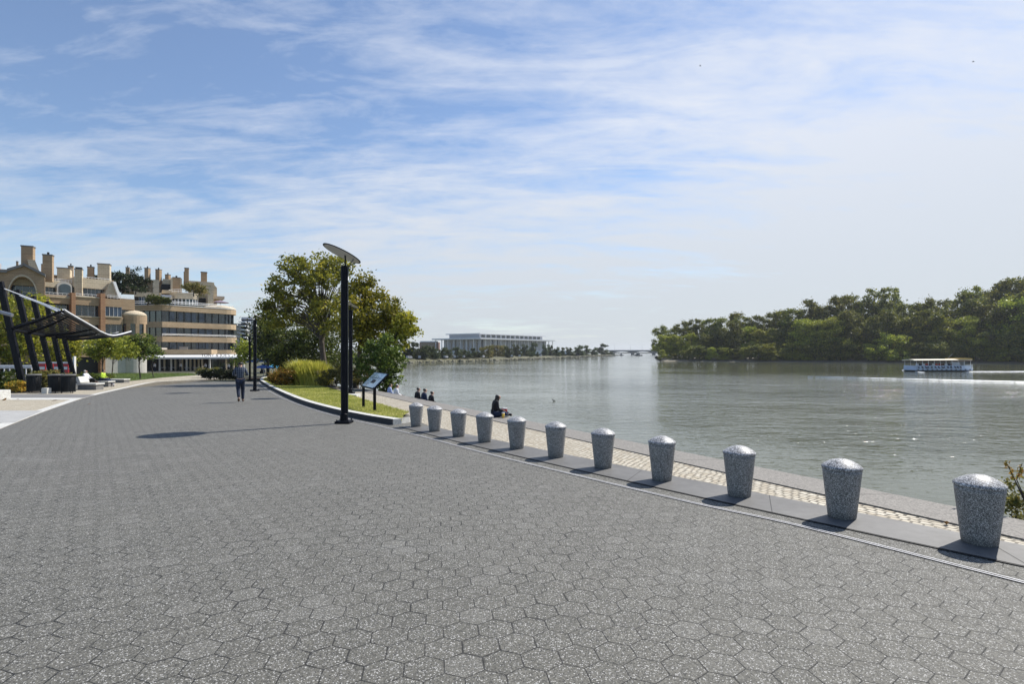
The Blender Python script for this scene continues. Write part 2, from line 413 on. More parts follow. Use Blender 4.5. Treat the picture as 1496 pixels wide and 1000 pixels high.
def dup(root, loc=None, rz=None, scale=None, label=None, group=None):
    r = root.copy(); COL.objects.link(r)
    if loc is not None: r.location = loc
    if rz is not None: r.rotation_euler = (0, 0, rz)
    if scale is not None: r.scale = scale if hasattr(scale, '__len__') else (scale,)*3
    if label: r['label'] = label
    if group: r['group'] = group
    for ch in children(root):
        c = ch.copy(); COL.objects.link(c); c.parent = r
        for g in children(ch):
            d = g.copy(); COL.objects.link(d); d.parent = c
    return r
ONES = 'zeroth first second third fourth fifth sixth seventh eighth ninth tenth eleventh twelfth thirteenth fourteenth fifteenth sixteenth seventeenth eighteenth nineteenth'.split()
def nth(i):
    if i < 20: return ONES[i]
    t = {2: 'twent', 3: 'thirt', 4: 'fort', 5: 'fift'}[i//10]
    return t+'ieth' if i % 10 == 0 else t+'y-'+ONES[i % 10]
def fastmesh(name, V, Fq, mat, parent=None):
    me = bpy.data.meshes.new(name); nv = len(V); nf, k = Fq.shape
    me.vertices.add(nv); me.vertices.foreach_set('co', np.asarray(V, dtype=np.float32).ravel())
    me.loops.add(nf*k); me.loops.foreach_set('vertex_index', Fq.astype(np.int32).ravel())
    me.polygons.add(nf); me.polygons.foreach_set('loop_start', np.arange(0, nf*k, k, dtype=np.int32))
    me.update(calc_edges=True); me.validate(); me.materials.append(MATS[mat])
    o = bpy.data.objects.new(name, me); COL.objects.link(o)
    if parent: o.parent = parent
    return o
def leaves(pos, size, up=.35, long=1.0, fold=True):
    """one bent rhombic leaf (two triangles folded, as a quad island) per position"""
    n = len(pos); d = RNG.normal(size=(n, 3)); d /= np.linalg.norm(d, axis=1)[:, None]
    nm = RNG.normal(size=(n, 3)); nm[:, 2] += up; nm -= (nm*d).sum(1)[:, None]*d; nm /= np.linalg.norm(nm, axis=1)[:, None]
    s = np.cross(nm, d); sz = size*RNG.uniform(.6, 1.35, size=(n, 1))
    a = pos-d*sz*.5*long; c = pos+d*sz*.5*long; b = pos+s*sz*.34+nm*sz*.10; e = pos-s*sz*.34+nm*sz*.10
    V = np.stack([a, b, c, e], 1).reshape(-1, 3); Fq = np.arange(4*n).reshape(n, 4)
    return V, Fq
def crown_points(lobes, nclump, n, clump_r, shell=.55, squash=.7):
    lob = np.array(lobes, dtype=float)  # cx cy cz rx ry rz
    vol = np.prod(lob[:, 3:], 1)**.67; pr = vol/vol.sum()
    pick = RNG.choice(len(lob), nclump, p=pr)
    d = RNG.normal(size=(nclump, 3)); d /= np.linalg.norm(d, axis=1)[:, None]
    rad = shell+(1.17-shell)*RNG.random((nclump, 1))**.75
    cen = lob[pick, :3]+d*rad*lob[pick, 3:]
    k = RNG.integers(0, nclump, n)
    cr = clump_r*RNG.uniform(.55, 1.35, nclump)
    off = RNG.normal(size=(n, 3))*cr[k][:, None]*.5; off[:, 2] *= squash
    return cen, cen[k]+off
def limbs(mb, base, cens, r0, nl, trunk_top, n=6):
    """tapered trunk plus limbs reaching into the crown"""
    base = Vector(base); top = Vector(trunk_top)
    mid = base.lerp(top, .5)+Vector((random.uniform(-.15, .15), random.uniform(-.15, .15), 0))
    mb.tube([base, base+Vector((0, 0, .12*(top-base).length)), mid, top], [r0*1.25, r0, r0*.85, r0*.6], 8)
    idx = RNG.choice(len(cens), min(nl, len(cens)), replace=False)
    for i in idx:
        e = Vector(cens[i]); s = base.lerp(top, random.uniform(.55, 1.0)); 
        m1 = s.lerp(e, .45)+Vector((0, 0, .12*(e-s).length))+Vector((random.uniform(-.3, .3), random.uniform(-.3, .3), 0))*.4
        r = r0*random.uniform(.18, .38)
        mb.tube([s, m1, e], [r, r*.6, r*.15], 5)
def tree(name, base, lobes, trunk_top, r0, nclump, n, clump_r, leafsize, leaf, bark, label, cat='tree', group=None, nl=26, shell=.5, up=.35):
    """lobes are relative to base"""
    o = empty(name, base, label, cat, group=group)
    cen, pts = crown_points(lobes, nclump, n, clump_r, shell)
    V, Q = leaves(pts, leafsize, up); fastmesh('crown', V, Q, leaf, o)
    mb = MB(); limbs(mb, (0, 0, -.3), cen, r0, nl, trunk_top); mb.build('trunk', bark, o, smooth=True)
    return o
def bush(name, base, lobes, nclump, n, clump_r, leafsize, leaf, label, cat='bush', group=None, shell=.4, stems=8):
    o = empty(name, base, label, cat, group=group)
    cen, pts = crown_points(lobes, nclump, n, clump_r, shell); pts[:, 2] = np.abs(pts[:, 2])
    V, Q = leaves(pts, leafsize); fastmesh('foliage', V, Q, leaf, o)
    mb = MB()
    for i in RNG.choice(len(cen), min(stems, len(cen)), replace=False):
        e = Vector(cen[i]); mb.tube([(e.x*.3, e.y*.3, -.1), (e.x*.6, e.y*.6, e.z*.5), e], [.03, .02, .008], 5)
    mb.build('stem', 'dark_bark', o, smooth=True)
    return o

# ---------------------------------------------------------------- camera, sun, sky
cam = bpy.data.cameras.new('camera'); co = bpy.data.objects.new('camera', cam); COL.objects.link(co)
cam.sensor_width = 36; cam.lens = F/1496*36; cam.shift_y = (HY-500)/1496; cam.clip_end = 8000; cam.clip_start = .05
co.location = (0, 0, EYE); co.rotation_euler = (R(90), 0, 0); SC.camera = co
sd = bpy.data.lights.new('sun', 'SUN'); so = bpy.data.objects.new('sun', sd); COL.objects.link(so)
sd.energy = 5.0; sd.angle = R(.53); sd.color = (1, .955, .88)
sv = Vector((math.sin(SUN_AZ)*math.cos(SUN_EL), math.cos(SUN_AZ)*math.cos(SUN_EL), math.sin(SUN_EL)))
so.rotation_euler = sv.to_track_quat('Z', 'Y').to_euler(); so.location = (20, 10, 40)
W = bpy.data.worlds.new('World'); SC.world = W; W.use_nodes = True
wn = W.node_tree.nodes; wl = W.node_tree.links; bg = wn['Background']
class WN(NT):
    def __init__(s): s.t = W.node_tree; s.n = wn; s.l = wl
w = WN()
sky = w.node('ShaderNodeTexSky', sky_type='NISHITA'); sky.sun_disc = False; sky.sun_elevation = SUN_EL; sky.sun_rotation = SUN_AZ
sky.air_density = 1.0; sky.dust_density = .3; sky.ozone_density = 2.6; sky.altitude = 0
D = w.coord('Generated'); sp = w.node('ShaderNodeSeparateXYZ'); wl.new(D, sp.inputs[0])
zz = w.math('ADD', w.math('MAXIMUM', sp.outputs[2], 0.0), .16)
cb = w.node('ShaderNodeCombineXYZ'); wl.new(w.math('DIVIDE', sp.outputs[0], zz), cb.inputs[0]); wl.new(w.math('DIVIDE', sp.outputs[1], zz), cb.inputs[1])
q = cb.outputs[0]
wis = w.noise(w.mapping(q, rot=(0, 0, R(24)), scale=(1.0, 3.2, 1)), 1.5, 8, .62, .7)
wis2 = w.noise(w.mapping(q, loc=(3, 1, 0), rot=(0, 0, R(34)), scale=(.9, 2.0, 1)), 5.5, 6, .65, .3)
wis2 = w.math('MULTIPLY', wis2, .9)
veil = w.noise(w.mapping(q, loc=(1.3, .6, 0), rot=(0, 0, R(14)), scale=(.7, 1.3, 1)), .8, 4, .5, .3)
# veil of high cloud thickens towards the right (the sun) and the horizon
az = w.vm('DOT_PRODUCT', D, (math.sin(R(52)), math.cos(R(52)), 0))
side = w.math('MULTIPLY', w.math('SUBTRACT', az, .30), 1.15)
low = w.math('SUBTRACT', 1.0, w.math('MULTIPLY', w.math('MAXIMUM', sp.outputs[2], 0.0), 2.6), clamp=True)
f = w.math('ADD', w.math('MULTIPLY', w.math('SUBTRACT', wis, .5), 2.0), w.math('MULTIPLY', w.math('SUBTRACT', wis2, .45), 1.25))
f = w.math('ADD', f, w.math('MULTIPLY', w.math('SUBTRACT', veil, .5), 2.0))
f = w.math('ADD', f, w.math('MULTIPLY', side, .85))
f = w.math('ADD', f, w.math('MULTIPLY', low, .85))
f = w.math('ADD', f, .24)
f = w.math('MULTIPLY', f, .86)
f = w.math('SUBTRACT', f, w.math('MULTIPLY', w.math('MAXIMUM', w.math('SUBTRACT', .15, sp.outputs[1]), 0.0), 1.4))  # cloud thinned in the unseen sky behind the camera, to deepen shadows
f = w.math('SUBTRACT', f, w.math('MULTIPLY', w.math('MAXIMUM', w.math('SUBTRACT', sp.outputs[2], .62), 0.0), 3.0))  # likewise cleared overhead, above the view, to cut the fill light
f = w.ramp(f, [(.0, .06), (.3, .34), (.65, .72), (1.0, .96)])
SKY_K = .12
cc = w.mix(low, (.64/SKY_K, .68/SKY_K, .765/SKY_K), (.50/SKY_K, .54/SKY_K, .57/SKY_K))
hs = w.node('ShaderNodeHueSaturation'); wl.new(sky.outputs[0], hs.inputs['Color']); hs.inputs['Saturation'].default_value = 1.06; hs.inputs['Hue'].default_value = .502; hs.inputs['Value'].default_value = 1.0
wl.new(w.mix(f, hs.outputs[0], cc), bg.inputs[0]); bg.inputs[1].default_value = SKY_K
SC.view_settings.view_transform = 'Standard'; SC.view_settings.look = 'None'; SC.view_settings.exposure = .3; SC.view_settings.gamma = 1
SC.cycles.use_denoising = True
SC.cycles.max_bounces = 6; SC.cycles.transparent_max_bounces = 8
# ================================================================ SETTING
def sheet(name, poly, mat, dz, kind='structure', parent=None):
    """flat polygon laid on the ground plane (poly: list of (X,Y)), split along Y=50"""
    bm = bmesh.new()
    vs = [bm.verts.new((p[0], p[1], hz(p[1])+dz)) for p in poly]
    f = bm.faces.new(vs); bmesh.ops.triangulate(bm, faces=[f])
    for yc in (50,):
        bmesh.ops.bisect_plane(bm, geom=list(bm.verts)+list(bm.edges)+list(bm.faces), plane_co=(0, yc, 0), plane_no=(0, 1, 0))
    for v in bm.verts: v.co.z = hz(v.co.y)+dz
    bmesh.ops.recalc_face_normals(bm, faces=bm.faces)
    for f in bm.faces:
        if f.normal.z < 0: f.normal_flip()
    me = bpy.data.meshes.new(name); bm.to_mesh(me); bm.free(); me.materials.append(MATS[mat])
    o = bpy.data.objects.new(name, me); COL.objects.link(o)
    if parent: o.parent = parent
    if kind: o['kind'] = kind
    return o
def PX(l, dz=0): return [G(x, y, dz).xy for x, y in l]
def ext(a, b, d):                          # point beyond b, on the line a->b
    v = (b-a).normalized(); return b+v*d
def smooth_line(pts, n=4):
    """Catmull-Rom through 2-D points"""
    P = [Vector(p[:2]) for p in pts]; out = []
    for i in range(len(P)-1):
        p0 = P[max(i-1, 0)]; p1 = P[i]; p2 = P[i+1]; p3 = P[min(i+2, len(P)-1)]
        for k in range(n):
            t = k/n; out.append(.5*((2*p1)+(p2-p0)*t+(2*p0-5*p1+4*p2-p3)*t*t+(3*p1-p0-3*p2+p3)*t**3))
    out.append(P[-1]); return out
def fitline(px, deg):
    p = [G(x, y) for x, y in px]; return np.polyfit([a.y for a in p], [a.x for a in p], deg)
# river wall: straight edge fitted through the photo points
eo = fitline([(1387, 741), (1140, 693), (987, 660), (696, 602), (560, 573)], 1)
ei = fitline([(596, 588), (720, 615), (770, 626.7), (828, 640), (901, 657), (987, 676), (1058, 692), (1140, 711), (1205, 726.6), (1395, 769.5)], 1)
OUT = lambda Y: float(np.polyval(eo, Y)); INN = lambda Y: float(np.polyval(ei, Y))
YF = 30.0
shore = [Vector((OUT(Y), Y)) for Y in (-12, 0, 10, 20, YF)]
x30 = OUT(YF); sl = float(eo[0])
shore += [Vector((x30+sl*4-.3, 34)), Vector((x30+sl*10-1.5, 40)), Vector((x30-9.5, 50)), Vector((x30-14, 62)), Vector((-29, 80)), Vector((-33, 110)), Vector((-38, 150))]
far = [(600, 530.5), (680, 528.6), (752, 526.5), (820, 523.8), (877, 521.2), (905, 519.6)]
shore += [GW(x, y, WATER).xy for x, y in far]
sh = shore
def shoreX(Y):
    for a, b in zip(sh, sh[1:]):
        if a.y <= Y <= b.y: return a.x+(b.x-a.x)*(Y-a.y)/max(b.y-a.y, 1e-6)
    return sh[-1].x if Y > sh[-1].y else sh[0].x
def gz(X, Y):
    d = shoreX(Y)-X
    bank = WATER-.2+min(1, max(0, d)/9)*1.5+min(1, max(0, d-9)/80)*.4
    t = min(1, max(0, (Y-105)/40)); return hz(Y)*(1-t)+bank*t
ys = [-12, 0, 10, 20, 30, 34, 40, 50, 62, 75, 90, 100, 110, 120, 135, 150, 165, 180, 200, 220, 250, 280, 320, 370, 430, 500, 560, 620, 700, 900, 1200, 1600]
offs = [0, 2, 4, 6.5, 9, 20, 50, 90, 200, 700, 2600]
V = []; Fc = []
for Y in ys:
    for d in offs: V.append((shoreX(Y)-d, Y, gz(shoreX(Y)-d, Y)-.02))
m = len(offs)
for i in range(len(ys)-1):
    for k in range(m-1): Fc.append((i*m+k, i*m+m+k, i*m+m+k+1, i*m+k+1))
o = MB().add(V, Fc).build('ground', 'far_ground'); o['kind'] = 'structure'
# far land on the horizon
mb = MB(); mb.box((0, 2600, -1.0), (9000, 1500, 4)); o = mb.build('far_land', 'far_ground'); o['kind'] = 'structure'
# water
mb = MB(); mb.add([(-300, -60, WATER), (5000, -60, WATER), (5000, 5200, WATER), (-300, 5200, WATER)], [(0, 1, 2, 3)])
o = mb.build('river_water', 'river_water'); o['kind'] = 'structure'
# wall with cap stones
rw = empty('river_wall', (0, 0, 0), 'long straight brown stone wall edging the promenade above the river', 'river wall')
mb = MB(); wl_ = [p for p in sh if p.y <= 112]
for a, b in zip(wl_, wl_[1:]):
    mb.add([(a.x, a.y, hz(a.y)-.01), (b.x, b.y, hz(b.y)-.01), (b.x, b.y, WATER-.6), (a.x, a.y, WATER-.6)], [(0, 1, 2, 3)])
mb.build('wall_face', 'wet_wall', rw)
mb = MB(); y = -10.0
while y < 38:
    y2 = y+2.35
    f = lambda Y: OUT(Y) if Y <= YF else shoreX(Y)
    q = [(INN(y), y), (f(y)+.03, y), (f(y2-.012)+.03, y2-.012), (INN(y2-.012)+(0 if y2 < 31 else -.1), y2-.012)]
    vs = [(a, b, hz(b)-.30) for a, b in q]+[(a, b, hz(b)+.022) for a, b in q]
    mb.add(vs, [(3, 2, 1, 0), (4, 5, 6, 7), (0, 1, 5, 4), (1, 2, 6, 5), (2, 3, 7, 6), (3, 0, 4, 7)]); y = y2
mb.build('cap', 'cap_stone', rw)

# promenade
hexp = [(INN(Y), Y) for Y in (-8, 0, 10, 20, 30)]+[(INN(38)-1, 38), (-18, 49.5), (-60, 49.5), (-60, -8)]
sheet('promenade', hexp, 'hex_paving', 0)
# bluestone strip below the bollards
so_px = [(1496, 799), (1400, 779), (1209, 742), (1062, 715), (867, 673), (802, 660.5), (695.5, 637), (618.5, 622)]
si_px = [(1496, 828), (1361, 802), (1239, 775), (1140, 753), (826, 683.6), (768, 670), (712.6, 657), (583, 624)]
po = fitline(so_px, 2); pi_ = fitline(si_px, 2)
SO = lambda Y: float(np.polyval(po, Y)); SI = lambda Y: float(np.polyval(pi_, Y))
yo = list(np.linspace(2.0, 13.6, 9)); 
strip = [(SI(y), y) for y in yo]+[(SO(y), y) for y in reversed(yo)]
y0e = 13.6
sheet('bluestone_strip', strip, 'bluestone', .012)
# joints across the strip
mb = MB(); y = 2.6
while y < 13.4:
    a = Vector((SI(y), y)); b = Vector((SO(y+.75), y+.75)); d = (b-a).normalized(); n = Vector((-d.y, d.x))*.004
    mb.add([(*(a-n), hz(a.y)+.0135), (*(b-n), hz(b.y)+.0135), (*(b+n), hz(b.y)+.0135), (*(a+n), hz(a.y)+.0135)], [(0, 1, 2, 3)]); y += 1.55
o = mb.build('strip_joint', 'dark_interior'); o['kind'] = 'structure'
# dark gap line at the strip's inner edge
def ribbon(name, pts, wdt, mat, dz, kind='structure', parent=None):
    mb = MB(); L = []
    for i, p in enumerate(pts):
        d = (pts[min(i+1, len(pts)-1)]-pts[max(i-1, 0)]).normalized(); n = Vector((-d.y, d.x))
        L.append((p+n*wdt/2, p-n*wdt/2))
    for (a, b), (c, d) in zip(L, L[1:]):
        mb.add([(*a, hz(a.y)+dz), (*b, hz(b.y)+dz), (*d, hz(d.y)+dz), (*c, hz(c.y)+dz)], [(0, 1, 2, 3)])
    o = mb.build(name, mat, parent)
    if kind: o['kind'] = kind
    return o
ribbon('paving_joint', [Vector((SI(y)-.012, y)) for y in yo], .018, 'dark_interior', .009)
# narrow drain slot running beside the bollards and round the kerb
slot_px = [(1496, 853), (1164.5, 769), (1019, 737.5), (860, 700), (708, 663), (610, 637), (540, 620), (470, 603), (412, 582), (386, 567), (378, 559)]
sp_ = PX(slot_px); sp_ = smooth_line([ext(sp_[1], sp_[0], 2.2)]+sp_, 5)
simple('edge_metal', (.62, .62, .64), .5, var=.15)
dr = empty('drain_channel', (0, 0, 0), 'thin pale slotted metal drain line curving along the paving beside the bollards', 'drain')
def off(pts, d):
    out = []
    for i, p in enumerate(pts):
        v = (pts[min(i+1, len(pts)-1)]-pts[max(i-1, 0)]).normalized(); out.append(p+Vector((-v.y, v.x))*d)
    return out
ribbon('edge_strip', off(sp_, .021), .012, 'edge_metal', .010, None, dr)
ribbon('edge_strip', off(sp_, -.021), .012, 'edge_metal', .010, None, dr)
ribbon('slot', sp_, .030, 'dark_interior', .006, None, dr)
# tan setts between bollards and river wall, running on past the turf
gb_px = [(598, 607), (532, 587.6), (496, 574), (463, 565), (452, 562.5)]
tan = [(SO(y), y) for y in yo]+[tuple(p) for p in PX([(600, 613)]+gb_px)]+[(INN(y)+(0 if y < 31 else -1.2), y) for y in (38, 30, 20, 10, 5, 2, -2)]+[(SO(2)+3.2, -2)]
sheet('tan_setts', tan, 'tan_setts', .005)
# kerb round the turf bed
c_px = [(574, 621.5), (526, 613), (475, 601), (430, 586), (394, 568), (383.5, 560.6), (379.5, 557), (384, 553.5), (396, 552)]
cl = smooth_line(PX(c_px), 4); ci = off(cl, -.26)
kb = empty('kerb', (0, 0, 0), 'raised pale stone kerb curving around the turf bed', 'kerb')
mb = MB()
for i in range(len(cl)-1):
    a, b, c, d = cl[i], cl[i+1], ci[i+1], ci[i]; H = .155
    lo = [(*p, hz(p.y)-.05) for p in (a, b, c, d)]; hi = [(*p, hz(p.y)+H) for p in (a+(d-a)*.06, b+(c-b)*.06, c, d)]
    mb.add(lo+hi, [(4, 5, 6, 7), (3, 2, 6, 7)]+([(0, 3, 7, 4)] if i == 0 else []))
mb.build('kerb_stone', 'pale_granite', kb)
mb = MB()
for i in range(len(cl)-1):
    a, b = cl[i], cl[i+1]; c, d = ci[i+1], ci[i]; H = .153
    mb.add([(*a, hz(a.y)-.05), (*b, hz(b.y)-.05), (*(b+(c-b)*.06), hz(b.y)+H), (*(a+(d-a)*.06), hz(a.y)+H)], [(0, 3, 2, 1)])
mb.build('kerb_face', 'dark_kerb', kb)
p = G(574, 621.5); q_ = G(601, 616)
mb = MB(); d = Vector((.5, 1.0, 0))*.5
lo = [p, q_, q_+d, p+d*1.2]; hs_ = [.155, .03, .03, .155]
vs = [(v.x, v.y, hz(v.y)-.05) for v in lo]+[(v.x, v.y, hz(v.y)+h) for v, h in zip(lo, hs_)]
mb.add(vs, [(4, 5, 6, 7), (0, 1, 5, 4), (1, 2, 6, 5), (2, 3, 7, 6), (3, 0, 4, 7)]); mb.build('end_stone', 'pale_granite', kb)
# turf
tp = [tuple(v) for v in ci]+[tuple(v) for v in PX([(424, 556)])]+[tuple(v) for v in PX(list(reversed(gb_px)))]+[tuple(G(590, 611).xy)]
turf = sheet('turf', tp, 'turf', .09)
# planting bed behind
bed = [tuple(v) for v in PX([(463, 564), (424, 560), (392, 556), (384, 553)])]+[(-30, 56), (-22.5, 62), (x30-9.6, 50), (x30+sl*10-1.6, 40), tuple(G(500, 573).xy)]
sheet('planting_bed', [b for b in bed], 'soil', .11)
def in_poly(x, y, P):
    c = False; j = len(P)-1
    for i in range(len(P)):
        if (P[i][1] > y) != (P[j][1] > y) and x < (P[j][0]-P[i][0])*(y-P[i][1])/(P[j][1]-P[i][1])+P[i][0]: c = not c
        j = i
    return c
def blades(name, poly, n, h, mat, dz):
    xs = [p[0] for p in poly]; ysx = [p[1] for p in poly]; P = []
    while len(P) < n:
        y = ysx and random.uniform(min(ysx), max(ysx)); x = random.uniform(min(xs), max(xs))
        if in_poly(x, y, poly): P.append((x, y))
    P = np.array(P); a = RNG.uniform(0, 6.28, n); hh = h*RNG.uniform(.5, 1.4, n); z = np.array([hz(v) for v in P[:, 1]])+dz
    wv = .012*np.stack([np.cos(a), np.sin(a)], 1); ln = RNG.normal(size=(n, 2))*.4*hh[:, None]
    A = np.column_stack([P-wv, z]); B = np.column_stack([P+wv, z]); C = np.column_stack([P+ln, z+hh])
    o = fastmesh(name, np.stack([A, B, C], 1).reshape(-1, 3), np.arange(3*n).reshape(n, 3), mat); o['kind'] = 'stuff'; return o
blades('grass', tp, 60000, .055, 'leaf_turf', .09)

# left side: pale paving, kerb bands, lawn
left_px = [(-60, 653), (0, 628), (60, 604), (105, 588), (129, 580.5), (180, 568.5), (228, 558.5), (280, 555.5), (324, 554), (308, 551), (290, 548.5), (240, 551.5), (180, 558), (150, 562), (100, 574), (3, 575.5), (-80, 576)]
sheet('pale_setts', PX(left_px), 'pale_setts', .006)
edge = smooth_line(PX([(-60, 653), (0, 628), (60, 604), (105, 588), (129, 580.5), (180, 568.5), (228, 558.5), (280, 555.5), (324, 554)]), 4)
ribbon('pale_edge_band', off(edge, .16), .30, 'pale_granite', .010)
sheet('grey_band', PX([(2, 582.2), (121, 582.2), (139, 577.6), (100, 577), (2, 576.6)]), 'grey_band', .012)
sheet('white_edge_band', PX([(1, 585), (112, 584.7), (121, 582.2), (2, 582.2)]), 'pale_granite', .013)
sheet('smooth_slab', PX([(-60, 601), (62, 601), (22, 618), (-60, 622)]), 'light_slab', .014)
MATS['grey_band'].node_tree  # shared stone
mb = MB(); p = G(-22, 585); mb.box((p.x, p.y, p.z+.22), (1.5, .9, .44)); tag(mb.build('stone_bench', 'pale_granite', bevel=.03), 'pale stone block cut off by the left edge of the photo', 'bench')
lawn_px = [(180, 558.3), (240, 552), (290, 548.5), (275, 545.8), (120, 546), (112, 553), (150, 556)]
sheet('lawn', PX(lawn_px), 'lawn_green', .03)
blades('lawn_grass', [tuple(v) for v in PX(lawn_px)], 16000, .10, 'leaf_green', .03)
sheet('left_bed', PX([(-80, 575.5), (3, 575), (100, 573), (112, 560), (80, 556), (-80, 556)]), 'soil', .02)
bl = PX(lawn_px)
# steps at the top of the pale area
st = empty('garden_steps', (0, 0, 0), 'low pale stepped blocks beside the dark hedge at the end of the promenade', 'steps')
for i, (x, y) in enumerate([(294, 548.2), (303, 549.6), (312, 551), (321, 552.4)]):
    p = G(x, y); mb = MB(); mb.box((p.x, p.y, p.z+.12), (.62, 1.6, .34)); mb.build('step', 'pale_granite', st)

# ================================================================ BOLLARDS
b_px = [(1431, 803), (1230, 763), (1080, 730), (967, 706), (881, 687), (812, 671), (755, 658), (708, 648), (670, 640), (635, 632), (608, 625)]
def make_bollard():
    r = empty('granite_bollard', (0, 0, 0), 'x', 'bollard')
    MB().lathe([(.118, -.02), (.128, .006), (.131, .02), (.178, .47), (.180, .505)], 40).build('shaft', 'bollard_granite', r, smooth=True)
    prof = [(.1800, .5052), (.1865, .508), (.188, .524), (.186, .530), (.170, .543), (.145, .561), (.115, .579), (.080, .594), (.045, .604), (.015, .608), (.001, .6085)]
    c = MB().lathe(prof, 40).build('cap', 'bollard_cap_granite', r, smooth=True)
    return r
proto_b = make_bollard()
blab = ['nearest and largest speckled granite bollard, beside the leafy shrub at the wall', 'second nearest speckled granite bollard in the row',
 'third speckled granite bollard from the near end of the row', 'fourth speckled granite bollard from the near end', 'fifth speckled granite bollard from the near end',
 'middle speckled granite bollard, sixth from either end of the row', 'seventh granite bollard from the near end, right of the seated figure in black',
 'eighth granite bollard from the near end, just left of the seated figure in black', 'third granite bollard from the far end of the row',
 'second granite bollard from the far end of the row', 'farthest granite bollard of the row, beside the end of the kerb']
for i, (x, y) in enumerate(b_px):
    p = G(x, y); Yc = p.y+.13; P = Vector(((x-CX)*Yc/F, Yc, hz(Yc)+.012))
    if i == 0: proto_b.location = P; o = proto_b
    else: o = dup(proto_b, P, i*1.3)
    o['label'] = blab[i]; o['group'] = 'granite bollards in a row along the river side of the promenade'
p = G(401, 559.0); o = dup(proto_b, p+Vector((0, 0, .02)), 2.0, label='lone pale granite bollard beside the orange bush at the kerb head'); del o['group']

# ================================================================ LAMPS
def make_lamp():
    r = empty('street_lamp', (0, 0, 0), 'x', 'street lamp')
    mb = MB(); mb.box((0, 0, .035), (.40, .40, .07)); mb.build('base_plate', 'black_paint', r, bevel=.01)
    for sx, sy in ((1, 1), (1, -1), (-1, 1), (-1, -1)):
        b = MB().tube([(sx*.15, sy*.15, .07), (sx*.15, sy*.15, .11)], .018, 6).build('bolt', 'gunmetal', r)
    prof = [(.105, .07), (.105, .25), (.086, .27), (.086, 4.26), (.08, 4.28)]
    MB().lathe(prof, 20).build('pole', 'black_paint', r, smooth=False)
    mb = MB(); mb.box((.098, 0, 2.2), (.02, .05, 4.0)); mb.build('cable_cover', 'gunmetal', r)
    tilt = R(23); M = Matrix.Rotation(tilt, 4, 'Y') @ Matrix.Rotation(R(-9), 4, 'X')
    cz = 4.62
    mb = MB(); mb.tube([(.03, 0, 4.2), (.03, 0, cz-.02)], .022, 8); mb.build('stem', 'gunmetal', r, smooth=True)
    mb = MB(); mb.tube([(.10, 0, 3.9), (.10, 0, 4.2), (.26, 0, cz-.14)], .024, 8); mb.build('bracket', 'galvanised', r, smooth=True)
    d = MB().lathe([(.001, -.012), (.485, -.012), (.525, -.004), (.53, .006), (.51, .016), (.001, .05)], 48).build('reflector', 'disc_underside', r, smooth=True)
    d.location = (-.06, 0, cz); d.rotation_euler = M.to_euler()
    g = MB().lathe([(.526, -.009), (.538, -.009), (.538, .012), (.526, .012)], 48).build('rim', 'gunmetal', d); g.location = (0, 0, 0)
    return r
lamp0 = make_lamp()
L = [((501, 619.5), 'tallest looking black lamp post, nearest, with tilted round reflector', 1),
     ((511, 578.8), 'slim black lamp post behind the nearest one, standing on a pale pad at the turf', 1),
     ((371, 572), 'black lamp post just right of the walking person', 1),
     ((364, 557), 'farther black lamp post, nearly touching the lamp beside the walking person', 1),
     ((389.5, 549.5), 'farthest small black lamp post, above the blue umbrellas', 1)]
for i, ((x, y), lab, s) in enumerate(L):
    p = G(x, y); o = lamp0 if i == 0 else dup(lamp0)
    o.location = p+Vector((0, .1, .0 if i != 1 else .10)); o.rotation_euler = (0, 0, R([0, 4, -3, 5, 0][i])); o['label'] = lab; o['group'] = 'lamp posts along the promenade'
p = G(513, 580.5); mb = MB(); mb.box((p.x, p.y+.2, p.z+.05), (.62, .75, .14)); tag(mb.build('lamp_pad', 'pale_granite', bevel=.01), 'pale square stone pad beneath the lamp post behind the nearest', 'stone pad')

# ================================================================ INFORMATION PANEL
l1 = G(528.8, 596, .09); l2 = G(545, 601.4, .09)
ip = empty('information_panel', (0, 0, 0), 'low angled information panel on two black legs standing on the turf', 'information panel')
u = (l2-l1); u.z = 0; wd = u.length; u.normalize(); nrm = Vector((-u.y, u.x, 0))
if nrm.x < 0: nrm = -nrm
hl = 50*l1.y/775+ (EYE-0) - 0
for b, (yy) in ((l1, 565), (l2, 567.5)):
    zt = EYE-(yy-HY)*b.y/F+.03
    mb = MB(); ang = math.atan2(u.y, u.x); c = (b.x+nrm.x*.05, b.y+nrm.y*.05)
    mb.box((c[0], c[1], (b.z-.1+zt)/2), (.085, .085, zt-b.z+.1), ang); mb.build('leg', 'black_paint', ip, bevel=.006)
zb = EYE-(566.2-HY)*(l1.y+l2.y)/2/F
sl_ = Vector((nrm.x, nrm.y, 1.0)).normalized(); up = u.cross(sl_); 
if up.z < 0: up = -up
Mx = Matrix((u, sl_, up)).transposed()
hw = .66; base = (l1+l2)/2; base.z = zb
cen = base+sl_*hw/2-u*.0
mb = MB(); mb.box(cen-up*.02, (wd+.16, hw+.04, .045), M=Mx); mb.build('panel_frame', 'black_paint', ip, bevel=.006)
mb = MB(); mb.box(cen+up*.006, (wd+.06, hw-.04, .012), M=Mx); pf = mb.build('panel_face', 'panel_print', ip)
mb = MB()
mb.box(cen+up*.0135+sl_*.10, (wd-.02, .012, .003), M=Mx); mb.box(cen+up*.0135-sl_*.06+u*.1, (.5, .15, .003), M=Mx); mb.build('caption_block', 'dark_interior', pf)
mb = MB()
for k in range(5): mb.box(cen+up*.0145-sl_*(.13+.028*k)-u*(.38), (.34, .009, .003), M=Mx)
mb.build('text_lines', 'marble_wall', pf)

